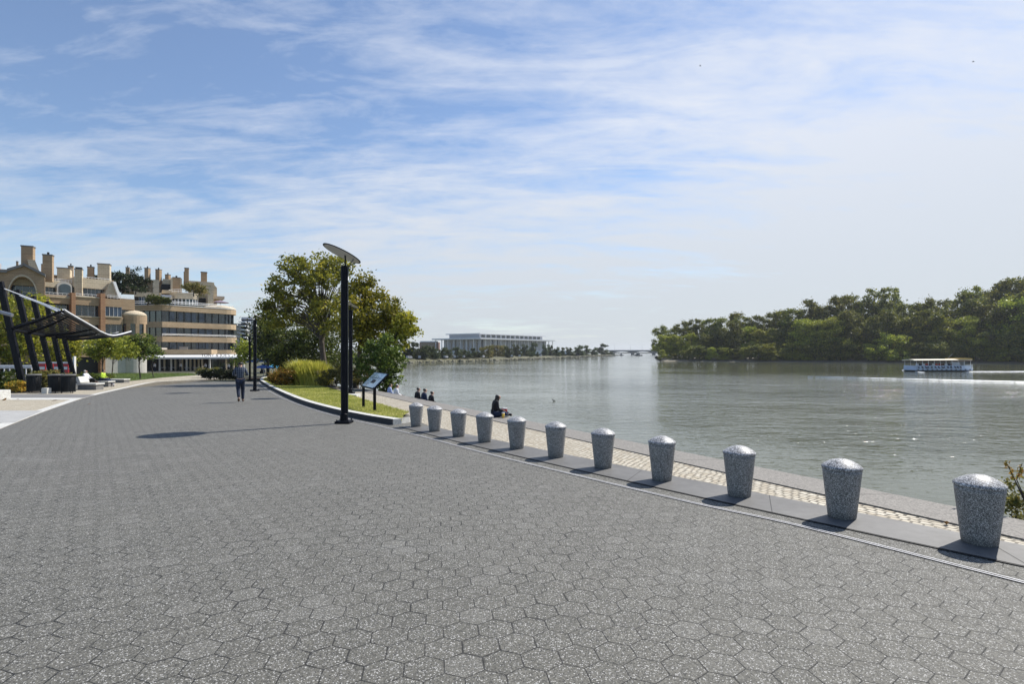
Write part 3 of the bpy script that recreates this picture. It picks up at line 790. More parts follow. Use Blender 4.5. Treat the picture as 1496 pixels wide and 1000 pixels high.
# ================================================================ LITTER BINS, BENCHES
def make_bin():
    r = empty('litter_bin', (0, 0, 0), 'x', 'litter bin')
    MB().lathe([(.34, .08), (.36, .12), (.36, .86), (.33, .88)], 28).build('liner', 'dark_interior', r, smooth=True)
    mb = MB()
    for k in range(30):
        t = 2*math.pi*k/30; mb.tube([(.39*math.cos(t), .39*math.sin(t), .06), (.375*math.cos(t), .375*math.sin(t), .2), (.40*math.cos(t), .40*math.sin(t), .92)], .018, 5)
    mb.build('slats', 'gunmetal', r)
    MB().lathe([(.30, .90), (.425, .90), (.43, .93), (.42, .965), (.30, .955), (.29, .93)], 28).build('rim', 'grey_band', r, smooth=True)
    for k in range(3):
        t = 2*math.pi*k/3+.5; MB().tube([(.36*math.cos(t), .36*math.sin(t), -.03), (.36*math.cos(t), .36*math.sin(t), .1)], .03, 6).build('foot', 'black_paint', r)
    return r
bin0 = make_bin()
for i, (x, y, lab) in enumerate([(49.5, 574.8, 'dark slatted litter bin standing alone, left of the joined pair'), (81, 575.2, 'left one of two dark slatted bins standing side by side'), (100, 575.4, 'right one of two dark slatted bins, next to the occupied bench')]):
    p = G(x, y); o = bin0 if i == 0 else dup(bin0)
    o.location = ((x-CX)*(p.y+.4)/F, p.y+.4, p.z); o.rotation_euler = (0, 0, i*.7); o['label'] = lab; o['group'] = 'dark slatted litter bins under the steel canopy'; o.scale = (.80, .80, 1.08)
def bench(x0, x1, yb, h, lab, dep=.8, back=False):
    a = G(x0, yb); b = G(x1, yb); w_ = b.x-a.x
    r = empty('stone_bench', ((a.x+b.x)/2, a.y+dep/2, a.z), lab, 'bench', group='low stone benches beside the canopy')
    mb = MB(); mb.box((0, 0, h-.05), (w_, dep, .10)); mb.build('seat', 'pale_granite', r, bevel=.02)
    mb = MB(); mb.box((0, .03, (h-.1)/2-.02), (w_-.12, dep-.14, h-.1)); mb.build('base', 'grey_band', r, bevel=.01)
    if back:
        mb = MB(); mb.box((-w_/2+.14, 0, h+.2), (.22, dep, .42), M=Matrix.Rotation(R(-22), 3, 'Y')); mb.build('backrest', 'pale_granite', r, bevel=.03)
    return r
bn1 = bench(110, 140, 570.5, .42, 'low stone bench with a sloped end, used by the person in white', .75, True)
bn2 = bench(141, 158, 566, .42, 'low stone bench used by the person in lime green top', .7)
bn3 = bench(156, 181, 560, .34, 'empty pale stone bench block at the lawn corner', .8)
mb = MB(); p = G(65.5, 576); mb.box((p.x, p.y+.1, p.z+.15), (.3, .3, .34)); tag(mb.build('stone_post', 'pale_granite', bevel=.02), 'small pale stone block between the litter bins', 'stone block')

# ================================================================ STEEL CANOPY
pg = empty('steel_canopy', (0, 0, 0), 'dark steel canopy with curved louvred roof on a row of leaning posts', 'canopy')
posts = [((0, 412), (31, 554), 31, .36), ((25, 424), (54, 545), 34.5, .35), ((48, 433), (75, 546), 38, .34), ((68, 441), (91, 547), 41.5, .34), ((82, 450), (106, 542), 45.5, .34)]
ptop = []
for (tx, ty), (bx_, by), Y, wd_ in posts:
    t_ = AT(tx, ty, Y); b_ = AT(bx_, by, Y); d = (b_-t_).normalized(); k = (t_.z-(hz(Y)-.2))/(-d.z); e = t_+d*k
    mb = MB(); c = (t_+e)/2; ax = (t_-e).normalized(); bx2 = Vector((0, 1, 0)); cx2 = bx2.cross(ax).normalized(); M = Matrix((cx2, bx2, ax)).transposed()
    mb.box(c, (wd_, .16, (t_-e).length), M=M); mb.build('post', 'black_paint', pg, bevel=.02); ptop.append((t_, d, Y))
# ruled louvred roof: inner edge along the posts, outer edge an S-curve
inner = [AT(11, 480, 31), AT(40, 485, 34.5), AT(64, 489, 38), AT(80, 491.5, 41.5), AT(96, 494, 45.5), AT(103, 495.5, 47)]
outer = [AT(92, 453, 31), AT(103, 460, 33), AT(138, 480, 37.5), AT(147, 485.5, 40), AT(165, 491, 43), AT(191, 485, 47)]
def sampl(P, t):
    n = len(P)-1; i = min(int(t*n), n-1); f_ = t*n-i
    p0 = P[max(i-1, 0)]; p1 = P[i]; p2 = P[i+1]; p3 = P[min(i+2, n)]
    return .5*((2*p1)+(p2-p0)*f_+(2*p0-5*p1+4*p2-p3)*f_*f_+(3*p1-p0-3*p2+p3)*f_**3)
mb = MB()
NS = 15
for k in range(NS):                                   # long slats running along the row
    s_ = (k+.2)/NS; s2 = (k+.66)/NS
    P = [sampl(inner, t/24).lerp(sampl(outer, t/24), s_) for t in range(25)]; Q = [sampl(inner, t/24).lerp(sampl(outer, t/24), s2) for t in range(25)]
    for t in range(24):
        up_ = Vector((0, 0, .012)); a, b, c, d = P[t], P[t+1], Q[t+1]+Vector((0, 0, .03)), Q[t]+Vector((0, 0, .03))
        mb.add([a, b, c, d, a+up_, b+up_, c+up_, d+up_], [(0, 1, 2, 3), (7, 6, 5, 4), (0, 4, 5, 1), (3, 2, 6, 7)])
mb.build('louvres', 'black_paint', pg)
for t in (0, .2, .4, .6, .8, 1):
    mb = MB(); a = sampl(inner, t); b = sampl(outer, t); dn = Vector((0, 0, -.10))
    mb.tube([a+dn, a.lerp(b, .5)+dn*1.6, b+dn*.6], [.10, .09, .05], 4); mb.build('rib', 'black_paint', pg)
mb = MB(); mb.tube([sampl(outer, t/24)+Vector((.03, 0, .03)) for t in range(25)], .06, 6); mb.build('outer_edge_rail', 'cable_white', pg, smooth=True)
mb = MB(); mb.tube([sampl(outer, t/24)+Vector((.0, 0, -.10)) for t in range(25)], .085, 6); mb.build('fascia', 'black_paint', pg, smooth=True)
mb = MB(); mb.tube([sampl(inner, t/24)+Vector((.0, 0, -.05)) for t in range(25)], .11, 6); mb.build('inner_beam', 'black_paint', pg, smooth=True)
for sfrac in (.45, .8):
    mb = MB(); mb.tube([sampl(inner, t/12).lerp(sampl(outer, t/12), sfrac)+Vector((0, 0, .09)) for t in range(13)], .03, 5); mb.build('purlin', 'galvanised', pg, smooth=True)
for i, (t_, d, Y) in enumerate(ptop[:4]):
    mb = MB(); a = t_+d*.35; b = sampl(outer, [0.0, .15, .33, .5][i]); b = b.lerp(sampl(inner, [0.0, .15, .33, .5][i]), .05); mb.tube([a, b+Vector((0, 0, .06))], .032, 6); mb.build('tie_rod', 'cable_white', pg, smooth=True)
mb = MB(); a = AT(-25, 449, 29); b = AT(18, 461, 29); mb.tube([a, b], .10, 6); mb.build('side_arm', 'galvanised', pg)
# ================================================================ BUILDINGS
class Facade:
    """vertical plane through the point seen at pixel px at depth Y; normal turned a degrees to the right of the viewer"""
    def __init__(s, px, Y, a, parent):
        s.P = Vector(((px-CX)*Y/F, Y)); s.u = Vector((math.cos(R(a)), math.sin(R(a)))); s.n = Vector((math.sin(R(a)), -math.cos(R(a)))); s.par = parent
    def U(s, x, w=0):
        k = (x-CX)/F; P = s.P+s.n*w
        return (k*P.y-P.x)/(s.u.x-k*s.u.y)
    def pt(s, u, w): return s.P+s.u*u+s.n*w
    def Z(s, x, y, w=0):
        u = s.U(x, w); return EYE-(y-HY)*s.pt(u, w).y/F
    def box(s, x0, y0, x1, y1, w0, w1, mb, xm=None):
        """front face at offset w1 covering the pixel rectangle, going back to offset w0"""
        u0 = s.U(x0, w1); u1 = s.U(x1, w1); xm = (x0+x1)/2 if xm is None else xm
        z0 = s.Z(xm, y1, w1); z1 = s.Z(xm, y0, w1)
        c = s.pt((u0+u1)/2, (w0+w1)/2); a = math.atan2(s.u.y, s.u.x)
        mb.box((c.x, c.y, (z0+z1)/2), (abs(u1-u0), abs(w1-w0), abs(z1-z0)), a); return mb
    def part(s, name, mat, *boxes, par=None, **k):
        mb = MB()
        for b in boxes: s.box(*b, mb, **k)
        return mb.build(name, mat, par or s.par)
    def window(s, x0, y0, x1, y1, w, n=3, glass='window_glass', frame='white_paint', depth=.05, hbar=False, par=None, xm=None):
        g = s.part('window', glass, (x0, y0, x1, y1, w-.1, w), par=par, xm=xm)
        mb = MB(); t = (x1-x0)/n; tw = .35
        for i in range(n+1):
            xx = x0+i*t; s.box(max(x0, xx-tw/2), y0, min(x1, xx+tw/2), y1, w, w+depth, mb, xm=(x0+x1)/2 if xm is None else xm)
        if hbar: s.box(x0, y0+(y1-y0)*.62, x1, y0+(y1-y0)*.68, w, w+depth*.8, mb, xm=xm)
        fr = mb.build('frame', frame, g); return g
    def rail(s, x0, x1, y0, y1, w, par=None, mat='white_paint', n=2, posts=6):
        mb = MB(); h = (y1-y0)
        for i in range(n):
            yy = y0+h*i/n; s.box(x0, yy, x1, yy+.55, w, w+.06, mb, xm=(x0+x1)/2)
        for i in range(posts+1):
            xx = x0+(x1-x0)*i/posts; s.box(xx-.15, y0+.3, xx+.15, y1, w, w+.05, mb, xm=(x0+x1)/2)
        return mb.build('railing', mat, par or s.par)
def zat(y, Y): return EYE-(y-HY)*Y/F

# ---- brick building with the arch (left)
A = empty('brick_building', (-64, 82, hz(82)), 'tan brick apartment building with a big arched gable and square chimneys', 'building')
A.location = (0, 0, 0)
fa = Facade(100, 77, 57, A)
fa.part('wall', 'tan_brick', (66, 434, 177, 446, -9, 0)), 
fa.part('wall', 'tan_brick', (66, 463, 147, 474, -9, 0))
fa.part('wall', 'tan_brick', (147, 463, 180, 474, -9, 0))
fa.part('wall', 'tan_brick', (66, 490, 178, 522, -9, .0))
fa.part('core_wall', 'dark_interior', (60, 440, 180, 545, -9.5, -1.2))
for x0, x1, yt in ((104.5, 110.5, 428), (147, 154, 429)):
    fa.part('pier', 'orange_brick', (x0, yt, x1, 545, -1, .45))
fa.window(67, 446, 104.5, 463, -.5, 5); fa.window(110.5, 446, 147, 463, -.5, 4); fa.window(154, 448, 178, 463, -.1, 4, 'blue_glass')
fa.window(67, 474, 104.5, 490, -.5, 5); fa.window(110.5, 474, 147, 490, -.5, 4); fa.window(154, 474, 178, 488, -.4, 3)
# course lines
fa.part('ledge', 'beige_stone', (66, 433.4, 104.5, 435, -.2, .12)); fa.part('ledge', 'beige_stone', (110.5, 433.4, 147, 435, -.2, .12)); fa.part('ledge', 'beige_stone', (110.5, 462.5, 147, 463.6, -.2, .10)); fa.part('ledge', 'beige_stone', (154, 462.5, 178, 464, -.2, .12))
# arched window low down
def arch_poly(f, xc, xr, ys, yt, yb, w0, w1, mat, name, par=None, n=14):
    mb = MB(); pts = []
    for i in range(n+1):
        t = math.pi*i/n; pts.append((xc-xr*math.cos(t), ys-(ys-yt)*math.sin(t)))
    pts = [(xc-xr, yb)]+pts+[(xc+xr, yb)]
    fr = []; bk = []
    for x, y in pts:
        u = f.U(x, w1); z = EYE-(y-HY)*f.pt(f.U(xc, w1), w1).y/F
        p = f.pt(u, w1); q = f.pt(u, w0); fr.append((p.x, p.y, z)); bk.append((q.x, q.y, z))
    m = len(fr); mb.add(fr+bk, [tuple(reversed(range(m))), tuple(range(m, 2*m))]+[(i, (i+1) % m, m+(i+1) % m, m+i) for i in range(m)])
    return mb.build(name, mat, par or f.par)
arch_poly(fa, 130, 12, 506, 496, 512, -.1, .10, 'beige_stone', 'arch_surround'); arch_poly(fa, 130, 10.5, 507, 498, 511.5, .02, .14, 'window_glass', 'window')
# ground floor: stone column, dark garage opening, concrete wall, ramp cheek
fa.part('column', 'concrete', (106, 521, 112, 547, -.6, .2)); fa.part('garage_opening', 'dark_interior', (112, 522, 146, 547, -8, -.5))
fa.part('wall', 'concrete', (146, 522, 193, 549, -8, -.05))
# upper set-back storey
fa.part('upper_wall', 'beige_stone', (65, 410, 88, 420, -7, -1.6)); fa.part('upper_wall', 'beige_stone', (108, 408, 164, 422, -7, -1.7)); fa.part('upper_wall', 'beige_stone', (65, 420, 165, 434, -8, -2.6))
fa.window(66, 420, 82, 431, -2.2, 3); fa.window(90, 418, 108, 430, -2.2, 2); fa.window(122, 421, 156, 433, -2.2, 6)
fa.rail(66, 104, 428, 434, -.3); fa.rail(111, 147, 430, 436, -.3); fa.rail(157, 176, 432, 437, -.3, posts=4); fa.rail(120, 163, 406, 411, -2, posts=9); fa.rail(76, 105, 408, 413, -2.3, posts=6)
# arched bay window surround
arch_poly(fa, 94, 11, 418, 412, 432, -2.4, -1.5, 'concrete', 'bay_surround'); arch_poly(fa, 95, 8.5, 420, 415, 431, -1.6, -1.45, 'window_glass', 'window')
# raking white wing wall
mb = MB(); f = fa
def quad_px(f, pts, w0, w1, mb):
    xm = sum(p[0] for p in pts)/len(pts); fr = []; bk = []
    for x, y in pts:
        p = f.pt(f.U(x, w1), w1); q = f.pt(f.U(x, w1), w0); z = EYE-(y-HY)*f.pt(f.U(xm, w1), w1).y/F; fr.append((p.x, p.y, z)); bk.append((q.x, q.y, z))
    m = len(pts); mb.add(fr+bk, [tuple(reversed(range(m))), tuple(range(m, 2*m))]+[(i, (i+1) % m, m+(i+1) % m, m+i) for i in range(m)])
quad_px(f, [(152, 434), (160, 414), (167, 412), (176, 436)], -5, -1.2, mb); mb.build('raking_wall', 'beige_stone', A)
mb = MB(); quad_px(f, [(165, 412), (169, 412), (178, 437), (174, 437)], -1.6, -.8, mb); mb.build('raking_coping', 'white_paint', A)
# low parapet and rounded end at right
fa.part('parapet', 'tan_brick', (175, 437, 197, 453, -5, -.3)); fa.rail(176, 196, 434, 438, -.5, posts=4)
fa.window(176, 453, 197, 463, -.8, 3)
# round turret with shallow dome
tc = fa.pt(fa.U(194, -1.2), -1.2); tY = tc.y; tr = 17.3*tY/F
def ring(name, mat, y0, y1, r, par=A, c=tc, n=28, sm=True, Yr=None): 
    Yr = Yr or c.y; return MB().lathe([(r*.02, zat(y1, Yr)), (r, zat(y1, Yr)), (r, zat(y0, Yr)), (r*.02, zat(y0, Yr))], n, (c.x, c.y, 0)).build(name, mat, par, smooth=False)
ring('turret_wall', 'tan_brick', 462, 474, tr); ring('turret_glass', 'window_glass', 474, 489, tr*.96); ring('turret_wall', 'tan_brick', 489, 522, tr); ring('turret_base', 'concrete', 522, 549, tr*.98)
pr = [(tr*math.cos(k/7*math.pi/2), zat(462, tY)+.9*math.sin(k/7*math.pi/2)) for k in range(8)]; pr[-1] = (.02, pr[-1][1])
MB().lathe(pr, 28, (tc.x, tc.y, 0)).build('dome', 'beige_stone', A, smooth=True)
mb = MB()
for k in range(10):
    t = 2*math.pi*k/10; mb.box((tc.x+tr*.97*math.cos(t), tc.y+tr*.97*math.sin(t), (zat(474, tY)+zat(489, tY))/2), (.22, .5, zat(474, tY)-zat(489, tY)), t)
mb.build('turret_pier', 'tan_brick', A)
# arch pavilion at the far left
def arch_wall(f, outline_top, x0, x1, yb, xc, xr, ys, yt, w0, w1, mat, name):
    """wall with an arched hole: strips between arch curve and roof line"""
    mb = MB(); n = 18; xm = (x0+x1)/2; Ym = f.pt(f.U(xm, w1), w1).y
    def top(x):
        for (a, ya), (b, yb_) in zip(outline_top, outline_top[1:]):
            if a <= x <= b: return ya+(yb_-ya)*(x-a)/(b-a)
        return outline_top[-1][1]
    def V3(x, y, w):
        u = f.U(x, w1); p = f.pt(u, w); return (p.x, p.y, EYE-(y-HY)*Ym/F)
    xs = sorted(set([x0, xc-xr]+[xc-xr*math.cos(math.pi*i/n) for i in range(n+1)]+[xc+xr, x1]+[p[0] for p in outline_top if x0 < p[0] < x1]))
    for a, b in zip(xs, xs[1:]):
        def bot(x): return ys-(ys-yt)*math.sqrt(max(0, 1-((x-xc)/xr)**2)) if xc-xr-1e-6 <= x <= xc+xr+1e-6 else yb
        m_ = (a+b)/2; inside = xc-xr < m_ < xc+xr
        ba, bb = (bot(a), bot(b)) if inside else (yb, yb)
        vs = [V3(a, ba, w1), V3(b, bb, w1), V3(b, top(b), w1), V3(a, top(a), w1), V3(a, ba, w0), V3(b, bb, w0), V3(b, top(b), w0), V3(a, top(a), w0)]
        mb.add(vs, [(0, 1, 2, 3), (7, 6, 5, 4), (0, 4, 5, 1), (3, 2, 6, 7)])
    for x in (x0, x1, xc-xr, xc+xr):
        vs = [V3(x, top(x), w1), V3(x, yb, w1), V3(x, yb, w0), V3(x, top(x), w0)]
        if x in (x0, x1): mb.add(vs, [(0, 1, 2, 3)])
        else: mb.add([V3(x, ys, w1), V3(x, yb, w1), V3(x, yb, w0), V3(x, ys, w0)], [(0, 1, 2, 3)])
    return mb.build(name, mat, f.par)
fb = Facade(32, 71, 40, A)
top = [(-30, 395), (10, 394.5), (33, 386), (62, 399), (65, 400)]
arch_wall(fb, top, -30, 65.5, 548, 33, 20, 431, 404, -1.5, 0, 'tan_brick', 'gable_wall')
fb.part('side_wall', 'tan_brick', (-40, 400, 65.3, 545, -11, -5)); fb.part('recess_lintel', 'beige_stone', (12, 408, 54, 417, -3.0, -1.7)); 
fb.window(12, 417, 54, 432, -2.4, 4, hbar=True); fb.part('recess_floor', 'tan_brick', (12, 432, 54, 545, -4, -1.55))
mb = MB()
for (x0, y0, x1, y1) in ((10, 394.5, 33, 386), (33, 386, 66, 400.3), (-30, 395, 10, 394.5)):
    quad_px(fb, [(x0, y0-1.2), (x1, y1-1.2), (x1, y1+2.6), (x0, y0+2.6)], -11.5, .45, mb)
mb.build('roof', 'grey_band', A)
mb = MB(); n = 22; Ym = fb.pt(fb.U(33, .1), .1).y
pr_ = []
for rr, in ((1.0,), (1.09,)):
    for i in range(n+1):
        t = math.pi*i/n; x = 33-20*rr*math.cos(t); y = 431-(27*rr)*math.sin(t); pr_.append(fb.pt(fb.U(x, .12), .12).to_3d()+Vector((0, 0, EYE-(y-HY)*Ym/F)))
mb.add(pr_, [(i, i+1, n+2+i, n+1+i) for i in range(n)]); mb.build('arch_trim', 'beige_stone', A)
# chimneys
def chimney(f, x0, y0, x1, y1, w=-3, par=A, dep=None, mat='tan_brick', capm='grey_band', top=True, turn=0):
    p = f.pt(f.U((x0+x1)/2, w), w); Y = p.y; W_ = (x1-x0)*Y/F/1.25*.80; z1 = zat(y0, Y); z0 = zat(y1, Y); r = R(28+turn)
    mb = MB(); mb.box((p.x, p.y, (z0+z1)/2), (W_, W_*.85, z1-z0), r); c = mb.build('chimney', mat, par)
    mb = MB(); mb.box((p.x, p.y, z1+.03), (W_*1.1, W_*.95, .16), r); mb.build('cap', capm, c)
    if top: mb = MB(); mb.lathe([(W_*.13, z1+.1), (W_*.13, z1+.45)], 10, (p.x, p.y, 0)); mb.build('flue', 'gunmetal', c)
    return c
chimney(fb, 31, 361, 51.5, 400, -5, top=False); 
mb = MB(); quad_px(fb, [(40, 380), (51, 380), (58, 397), (44, 397)], -6, -3.4, mb); mb.build('chimney_skirt', 'beige_stone', A)
chimney(fb, 62, 373.5, 79, 412, -2.2); chimney(fb, 60, 387, 64, 402, -4, top=False); chimney(fb, 23.5, 383, 27, 390, -2, top=False)
chimney(fa, 83, 393, 106, 414, -7, top=False, mat='beige_stone'); chimney(fa, 99, 389.5, 108, 412, -9); chimney(fa, 108.5, 394, 122, 432, -1.9, top=False, mat='beige_stone'); chimney(fa, 110, 392, 120.5, 396, -1.9, capm='gunmetal', mat='gunmetal', top=False)
chimney(fa, 127, 391, 138.5, 412, -9); chimney(fa, 141.5, 387, 163.5, 414, -8, top=False, mat='beige_stone')
fa.part('roof_mass', 'tan_brick', (60, 405, 166, 413, -16, -8))
fa.part('antenna', 'white_paint', (-8, 385, 2, 399, -8, -7.5))

# ---- curved-band building by the river (right wing)
B = empty('curved_building', (0, 0, 0), 'stepped beige building with ribbon windows and a rounded end above the restaurant', 'building')
YB = 99.0; P1 = Vector(((237-CX)*YB/F, YB)); uB = Vector((math.cos(R(55)), math.sin(R(55)))); nB = Vector((math.sin(R(55)), -math.cos(R(55))))
def hit(P, u, x): k = (x-CX)/F; return (k*P.y-P.x)/(u.x-k*u.y)
uL = Vector((-math.cos(R(12)), math.sin(R(12)))); PL = P1+uL*hit(P1, uL, 172)
tE = hit(P1, uB, 331); PE = P1+uB*tE; rE = 3.3; Cc = PE-nB*rE
def footprint(o=0.0):
    a = P1+nB*o-uB*o*.2; pts = [PL+Vector((0, -o)), a]
    for i in range(11):
        t = i/10*math.pi; d = nB*math.cos(t)+uB*math.sin(t); pts.append(Cc+d*(rE+o)) 
    pts += [Cc-nB*rE-uB*10+nB*0, PL+Vector((2, 14))]
    return [tuple(p) for p in pts]
Yb = 101.0
def slab(name, mat, y0, y1, o, par=B, Yr=Yb): 
    mb = MB(); mb.prism(footprint(o), zat(y1, Yr), zat(y0, Yr)); return mb.build(name, mat, par)
for (y0, y1, o) in ((447, 455, .0), (471, 479, 0), (492, 500, .12), (511.5, 520.5, .05)): slab('band', 'band_stone', y0, y1, o)
slab('coping', 'white_paint', 446.2, 447, .06)
for (y0, y1) in ((455, 471), (479, 492), (500, 511.5)):
    g = slab('ribbon_window', 'window_glass', y0, y1, -.6)
    fp = footprint(-.53); 
    for a, b in zip(fp[:13], fp[1:13]):
        a = Vector(a); b = Vector(b); L_ = (b-a).length; k = max(1, int(L_/1.25))
        for i in range(k):
            p = a.lerp(b, i/k); mb = MB(); mb.box((p.x, p.y, (zat(y0, Yb)+zat(y1, Yb))/2), (.10, .10, zat(y0, Yb)-zat(y1, Yb)), math.atan2(uB.y, uB.x)); mb.build('mullion', 'gunmetal', g)
    for i in range(7):                                   # pale blinds seen behind the glass
        t = random.uniform(.02, .9); p = P1.lerp(PE, t)-nB*.55; mb = MB(); mb.box((p.x, p.y, (zat(y0, Yb)*.55+zat(y1, Yb)*.45)), (random.uniform(.5, 1.1), .02+.001*i, (zat(y0, Yb)-zat(y1, Yb))*.7), math.atan2(uB.y, uB.x))
        mb.build('blind', 'blue_glass', g)
def railing(fp, y, h, par=B, name='railing', rods=2):
    mb = MB(); z = zat(y, Yb)
    for a, b in zip(fp, fp[1:]):
        for k in range(rods): mb.tube([(*a, z+h*(1-k*.42)), (*b, z+h*(1-k*.42))], .045, 4)
        mb.tube([(*a, z), (*a, z+h)], .035, 4)
    return mb.build(name, 'white_paint', par)
railing(footprint(.0)[1:12], 492, .45); railing(footprint(-.5)[0:10], 446.5, .75)
f2 = Facade(237, YB, 55, B); f2.P = P1
# lower projecting bay and restaurant
f3 = Facade(237, 96.5, 20, B)
f3.part('bay', 'band_stone', (234, 511, 309, 520.5, -6, 0)); f3.part('bay_ledge', 'concrete', (220, 508.5, 236, 511.5, -5, .1))
mb = MB(); ul = f3.U(208, 3); ur = f3.U(361, 3); za = zat(518.2, 97); zb_ = zat(522.3, 94)
a_, b_, c_, d_ = f3.pt(ul, 3), f3.pt(ur, 3), f3.pt(ur, -.5), f3.pt(ul, -.5)
vs = [(*a_, zb_), (*b_, zb_), (*c_, za), (*d_, za)]; vs += [(x, y, z-.32) for x, y, z in vs]
mb.add(vs, [(0, 1, 2, 3), (7, 6, 5, 4), (0, 4, 5, 1), (1, 5, 6, 2), (2, 6, 7, 3), (3, 7, 4, 0)]); mb.build('awning', 'roof_white', B)
f3.part('restaurant_back', 'dark_interior', (206, 523.8, 352, 543.5, -9, -3.5))
for x in (210, 233, 240, 250, 256, 266, 272.5, 278, 284, 290, 295, 306, 330, 341, 356):
    f3.part('column', 'white_paint' if x in (233, 250, 306, 272.5, 356) else 'tan_concrete', (x-1.1, 523.6, x+1.1, 544, -.4, 0))
for x0, x1 in ((243, 248), (258, 264), (274, 277), (280, 283), (286, 289), (309, 317), (319, 328), (332, 339), (344, 353)):
    g = f3.window(x0, 525, x1, 541, -1.2, 2, frame='gunmetal')
f3.part('terrace_wall', 'tan_concrete', (196, 543, 352, 548.5, -1, 3.2))
f3.part('glass_skylight', 'galvanised', (262, 507, 274, 511, -2.5, -2.2))
# lettering on the awning
def text(name, body, size, loc, rot, mat, parent=None, extrude=.02):
    cu = bpy.data.curves.new(name, 'FONT'); cu.body = body; cu.size = size; cu.align_x = 'CENTER'; cu.extrude = extrude
    t_ = bpy.data.objects.new('tmp', cu); COL.objects.link(t_); dg = bpy.context.evaluated_depsgraph_get()
    me = bpy.data.meshes.new_from_object(t_.evaluated_get(dg)); bpy.data.objects.remove(t_); me.materials.clear(); me.materials.append(MATS[mat])
    o = bpy.data.objects.new(name, me); COL.objects.link(o); o.location = loc; o.rotation_euler = rot
    if parent: o.parent = parent
    return o
p = f3.pt(f3.U(315, 3.1), 3.1); z = zat(521.4, p.y)
text('awning_lettering', "TONY & JOE'S", .75, (p.x, p.y, zat(521.6, 94)), (R(90), 0, R(20)), 'black_cloth', B)
# stepped upper terraces
def disc_seg(name, mat, xc, w, rpx, y0, y1, par=B, sx=1.0, Y=None, f=f2):
    p = f.pt(f.U(xc, w), w); r = rpx*p.y/F; mb = MB(); pts = [(p.x+r*math.cos(t/24*2*math.pi), p.y+r*.6*math.sin(t/24*2*math.pi)) for t in range(24)]
    mb.prism(pts, zat(y1, p.y), zat(y0, p.y)); return mb.build(name, mat, par)
disc_seg('terrace', 'beige_stone', 268, -6, 21, 429.5, 438); disc_seg('terrace_window', 'window_glass', 268, -6, 19.5, 438, 447.5)
p0 = f2.pt(f2.U(268, -6), -6); mb = MB()
for k in range(24):
    t = k/24*2*math.pi; r = 20*p0.y/F; z1 = zat(429.5, p0.y); t2 = (k+1)/24*2*math.pi
    for h in (.35, .7): mb.tube([(p0.x+r*math.cos(t), p0.y+.6*r*math.sin(t), z1+h), (p0.x+r*math.cos(t2), p0.y+.6*r*math.sin(t2), z1+h)], .04, 4)
    mb.tube([(p0.x+r*math.cos(t), p0.y+.6*r*math.sin(t), z1), (p0.x+r*math.cos(t), p0.y+.6*r*math.sin(t), z1+.7)], .03, 4)
    rr = 19.7*p0.y/F; mb.box((p0.x+rr*math.cos(t), p0.y+.6*rr*math.sin(t), (zat(438, p0.y)+zat(447, p0.y))/2), (.12, .12, 1.1), t)
mb.build('terrace_railing', 'white_paint', B)
fu = Facade(237, YB+5, 35, B)
fu.part('upper_wall', 'beige_stone', (196, 427, 236, 434, -9, 0)); fu.part('upper_wall', 'dark_interior', (196, 434, 236, 447, -9, -.9)); fu.window(203, 434, 214, 447, -.6, 3, 'blue_glass')
fu.part('upper_wall', 'tan_concrete', (232, 431, 252, 437, -8, -.2)); fu.window(236, 437, 250, 446, -.7, 3, 'blue_glass'); 
mb = MB(); quad_px(fu, [(235, 431), (251, 431), (249, 436), (232, 436)], -.9, 1.0, mb); mb.build('sloping_awning', 'marble_wall', B)
fu.part('upper_band', 'beige_stone', (237, 424.5, 262, 429.5, -8, -1.5)); fu.part('penthouse', 'tan_concrete', (250, 406.5, 266, 430, -8, -4)); fu.part('penthouse_wall', 'beige_stone', (238, 408, 252, 415.5, -14, -8))
fu.part('penthouse_wall', 'dark_interior', (236, 415.5, 252, 426, -13, -7.5))
fu.part('garden_pier', 'beige_stone', (224, 409, 232.5, 444, -5, .4)); fu.part('garden_pier', 'beige_stone', (304, 417, 312, 447, -5, 0))
fu.part('penthouse', 'beige_stone', (278, 412, 313, 431, -14, -7)); 
mb = MB(); quad_px(fu, [(276, 412), (310, 412), (317, 420), (317, 448), (300, 448), (290, 424)], -9, -5.5, mb); mb.build('roof_slope', 'beige_stone', B)
fu.part('wall', 'tan_concrete', (286, 430, 316, 447.5, -7, -5)); fu.part('upper_band', 'tan_concrete', (313, 433, 328, 437, -8, -3)); fu.part('wall', 'dark_interior', (290, 436, 303, 447, -6, -4.5))
for a in ((211, 392.5, 220, 412), (227, 394.5, 236.5, 414), (241, 402, 249.5, 416)): chimney(fu, *a, -12, par=B, turn=-30)
chimney(fu, 250.5, 406.5, 265, 430, -4.5, par=B, turn=8); chimney(fu, 268.5, 392.5, 277, 418, -9, par=B, top=False, capm='gunmetal'); chimney(fu, 268, 398, 271, 420, -10, par=B, top=False)
chimney(fu, 292, 398.5, 304, 414, -10, par=B, top=False, capm='gunmetal')
chimney(fu, 183, 391.5, 190, 412, -12, par=B); 
fu.part('roof_mass', 'tan_brick', (178, 409, 262, 428, -20, -13))
# rounded-end dome
p = Cc; mb = MB(); pr = [(rE*1.0*math.cos(k/6*math.pi/2), zat(446.5, Yb)+.85*math.sin(k/6*math.pi/2)) for k in range(7)]; pr[-1] = (.02, pr[-1][1]); mb.lathe(pr, 24, (p.x, p.y, 0)); mb.build('end_dome', 'beige_stone', B, smooth=True)
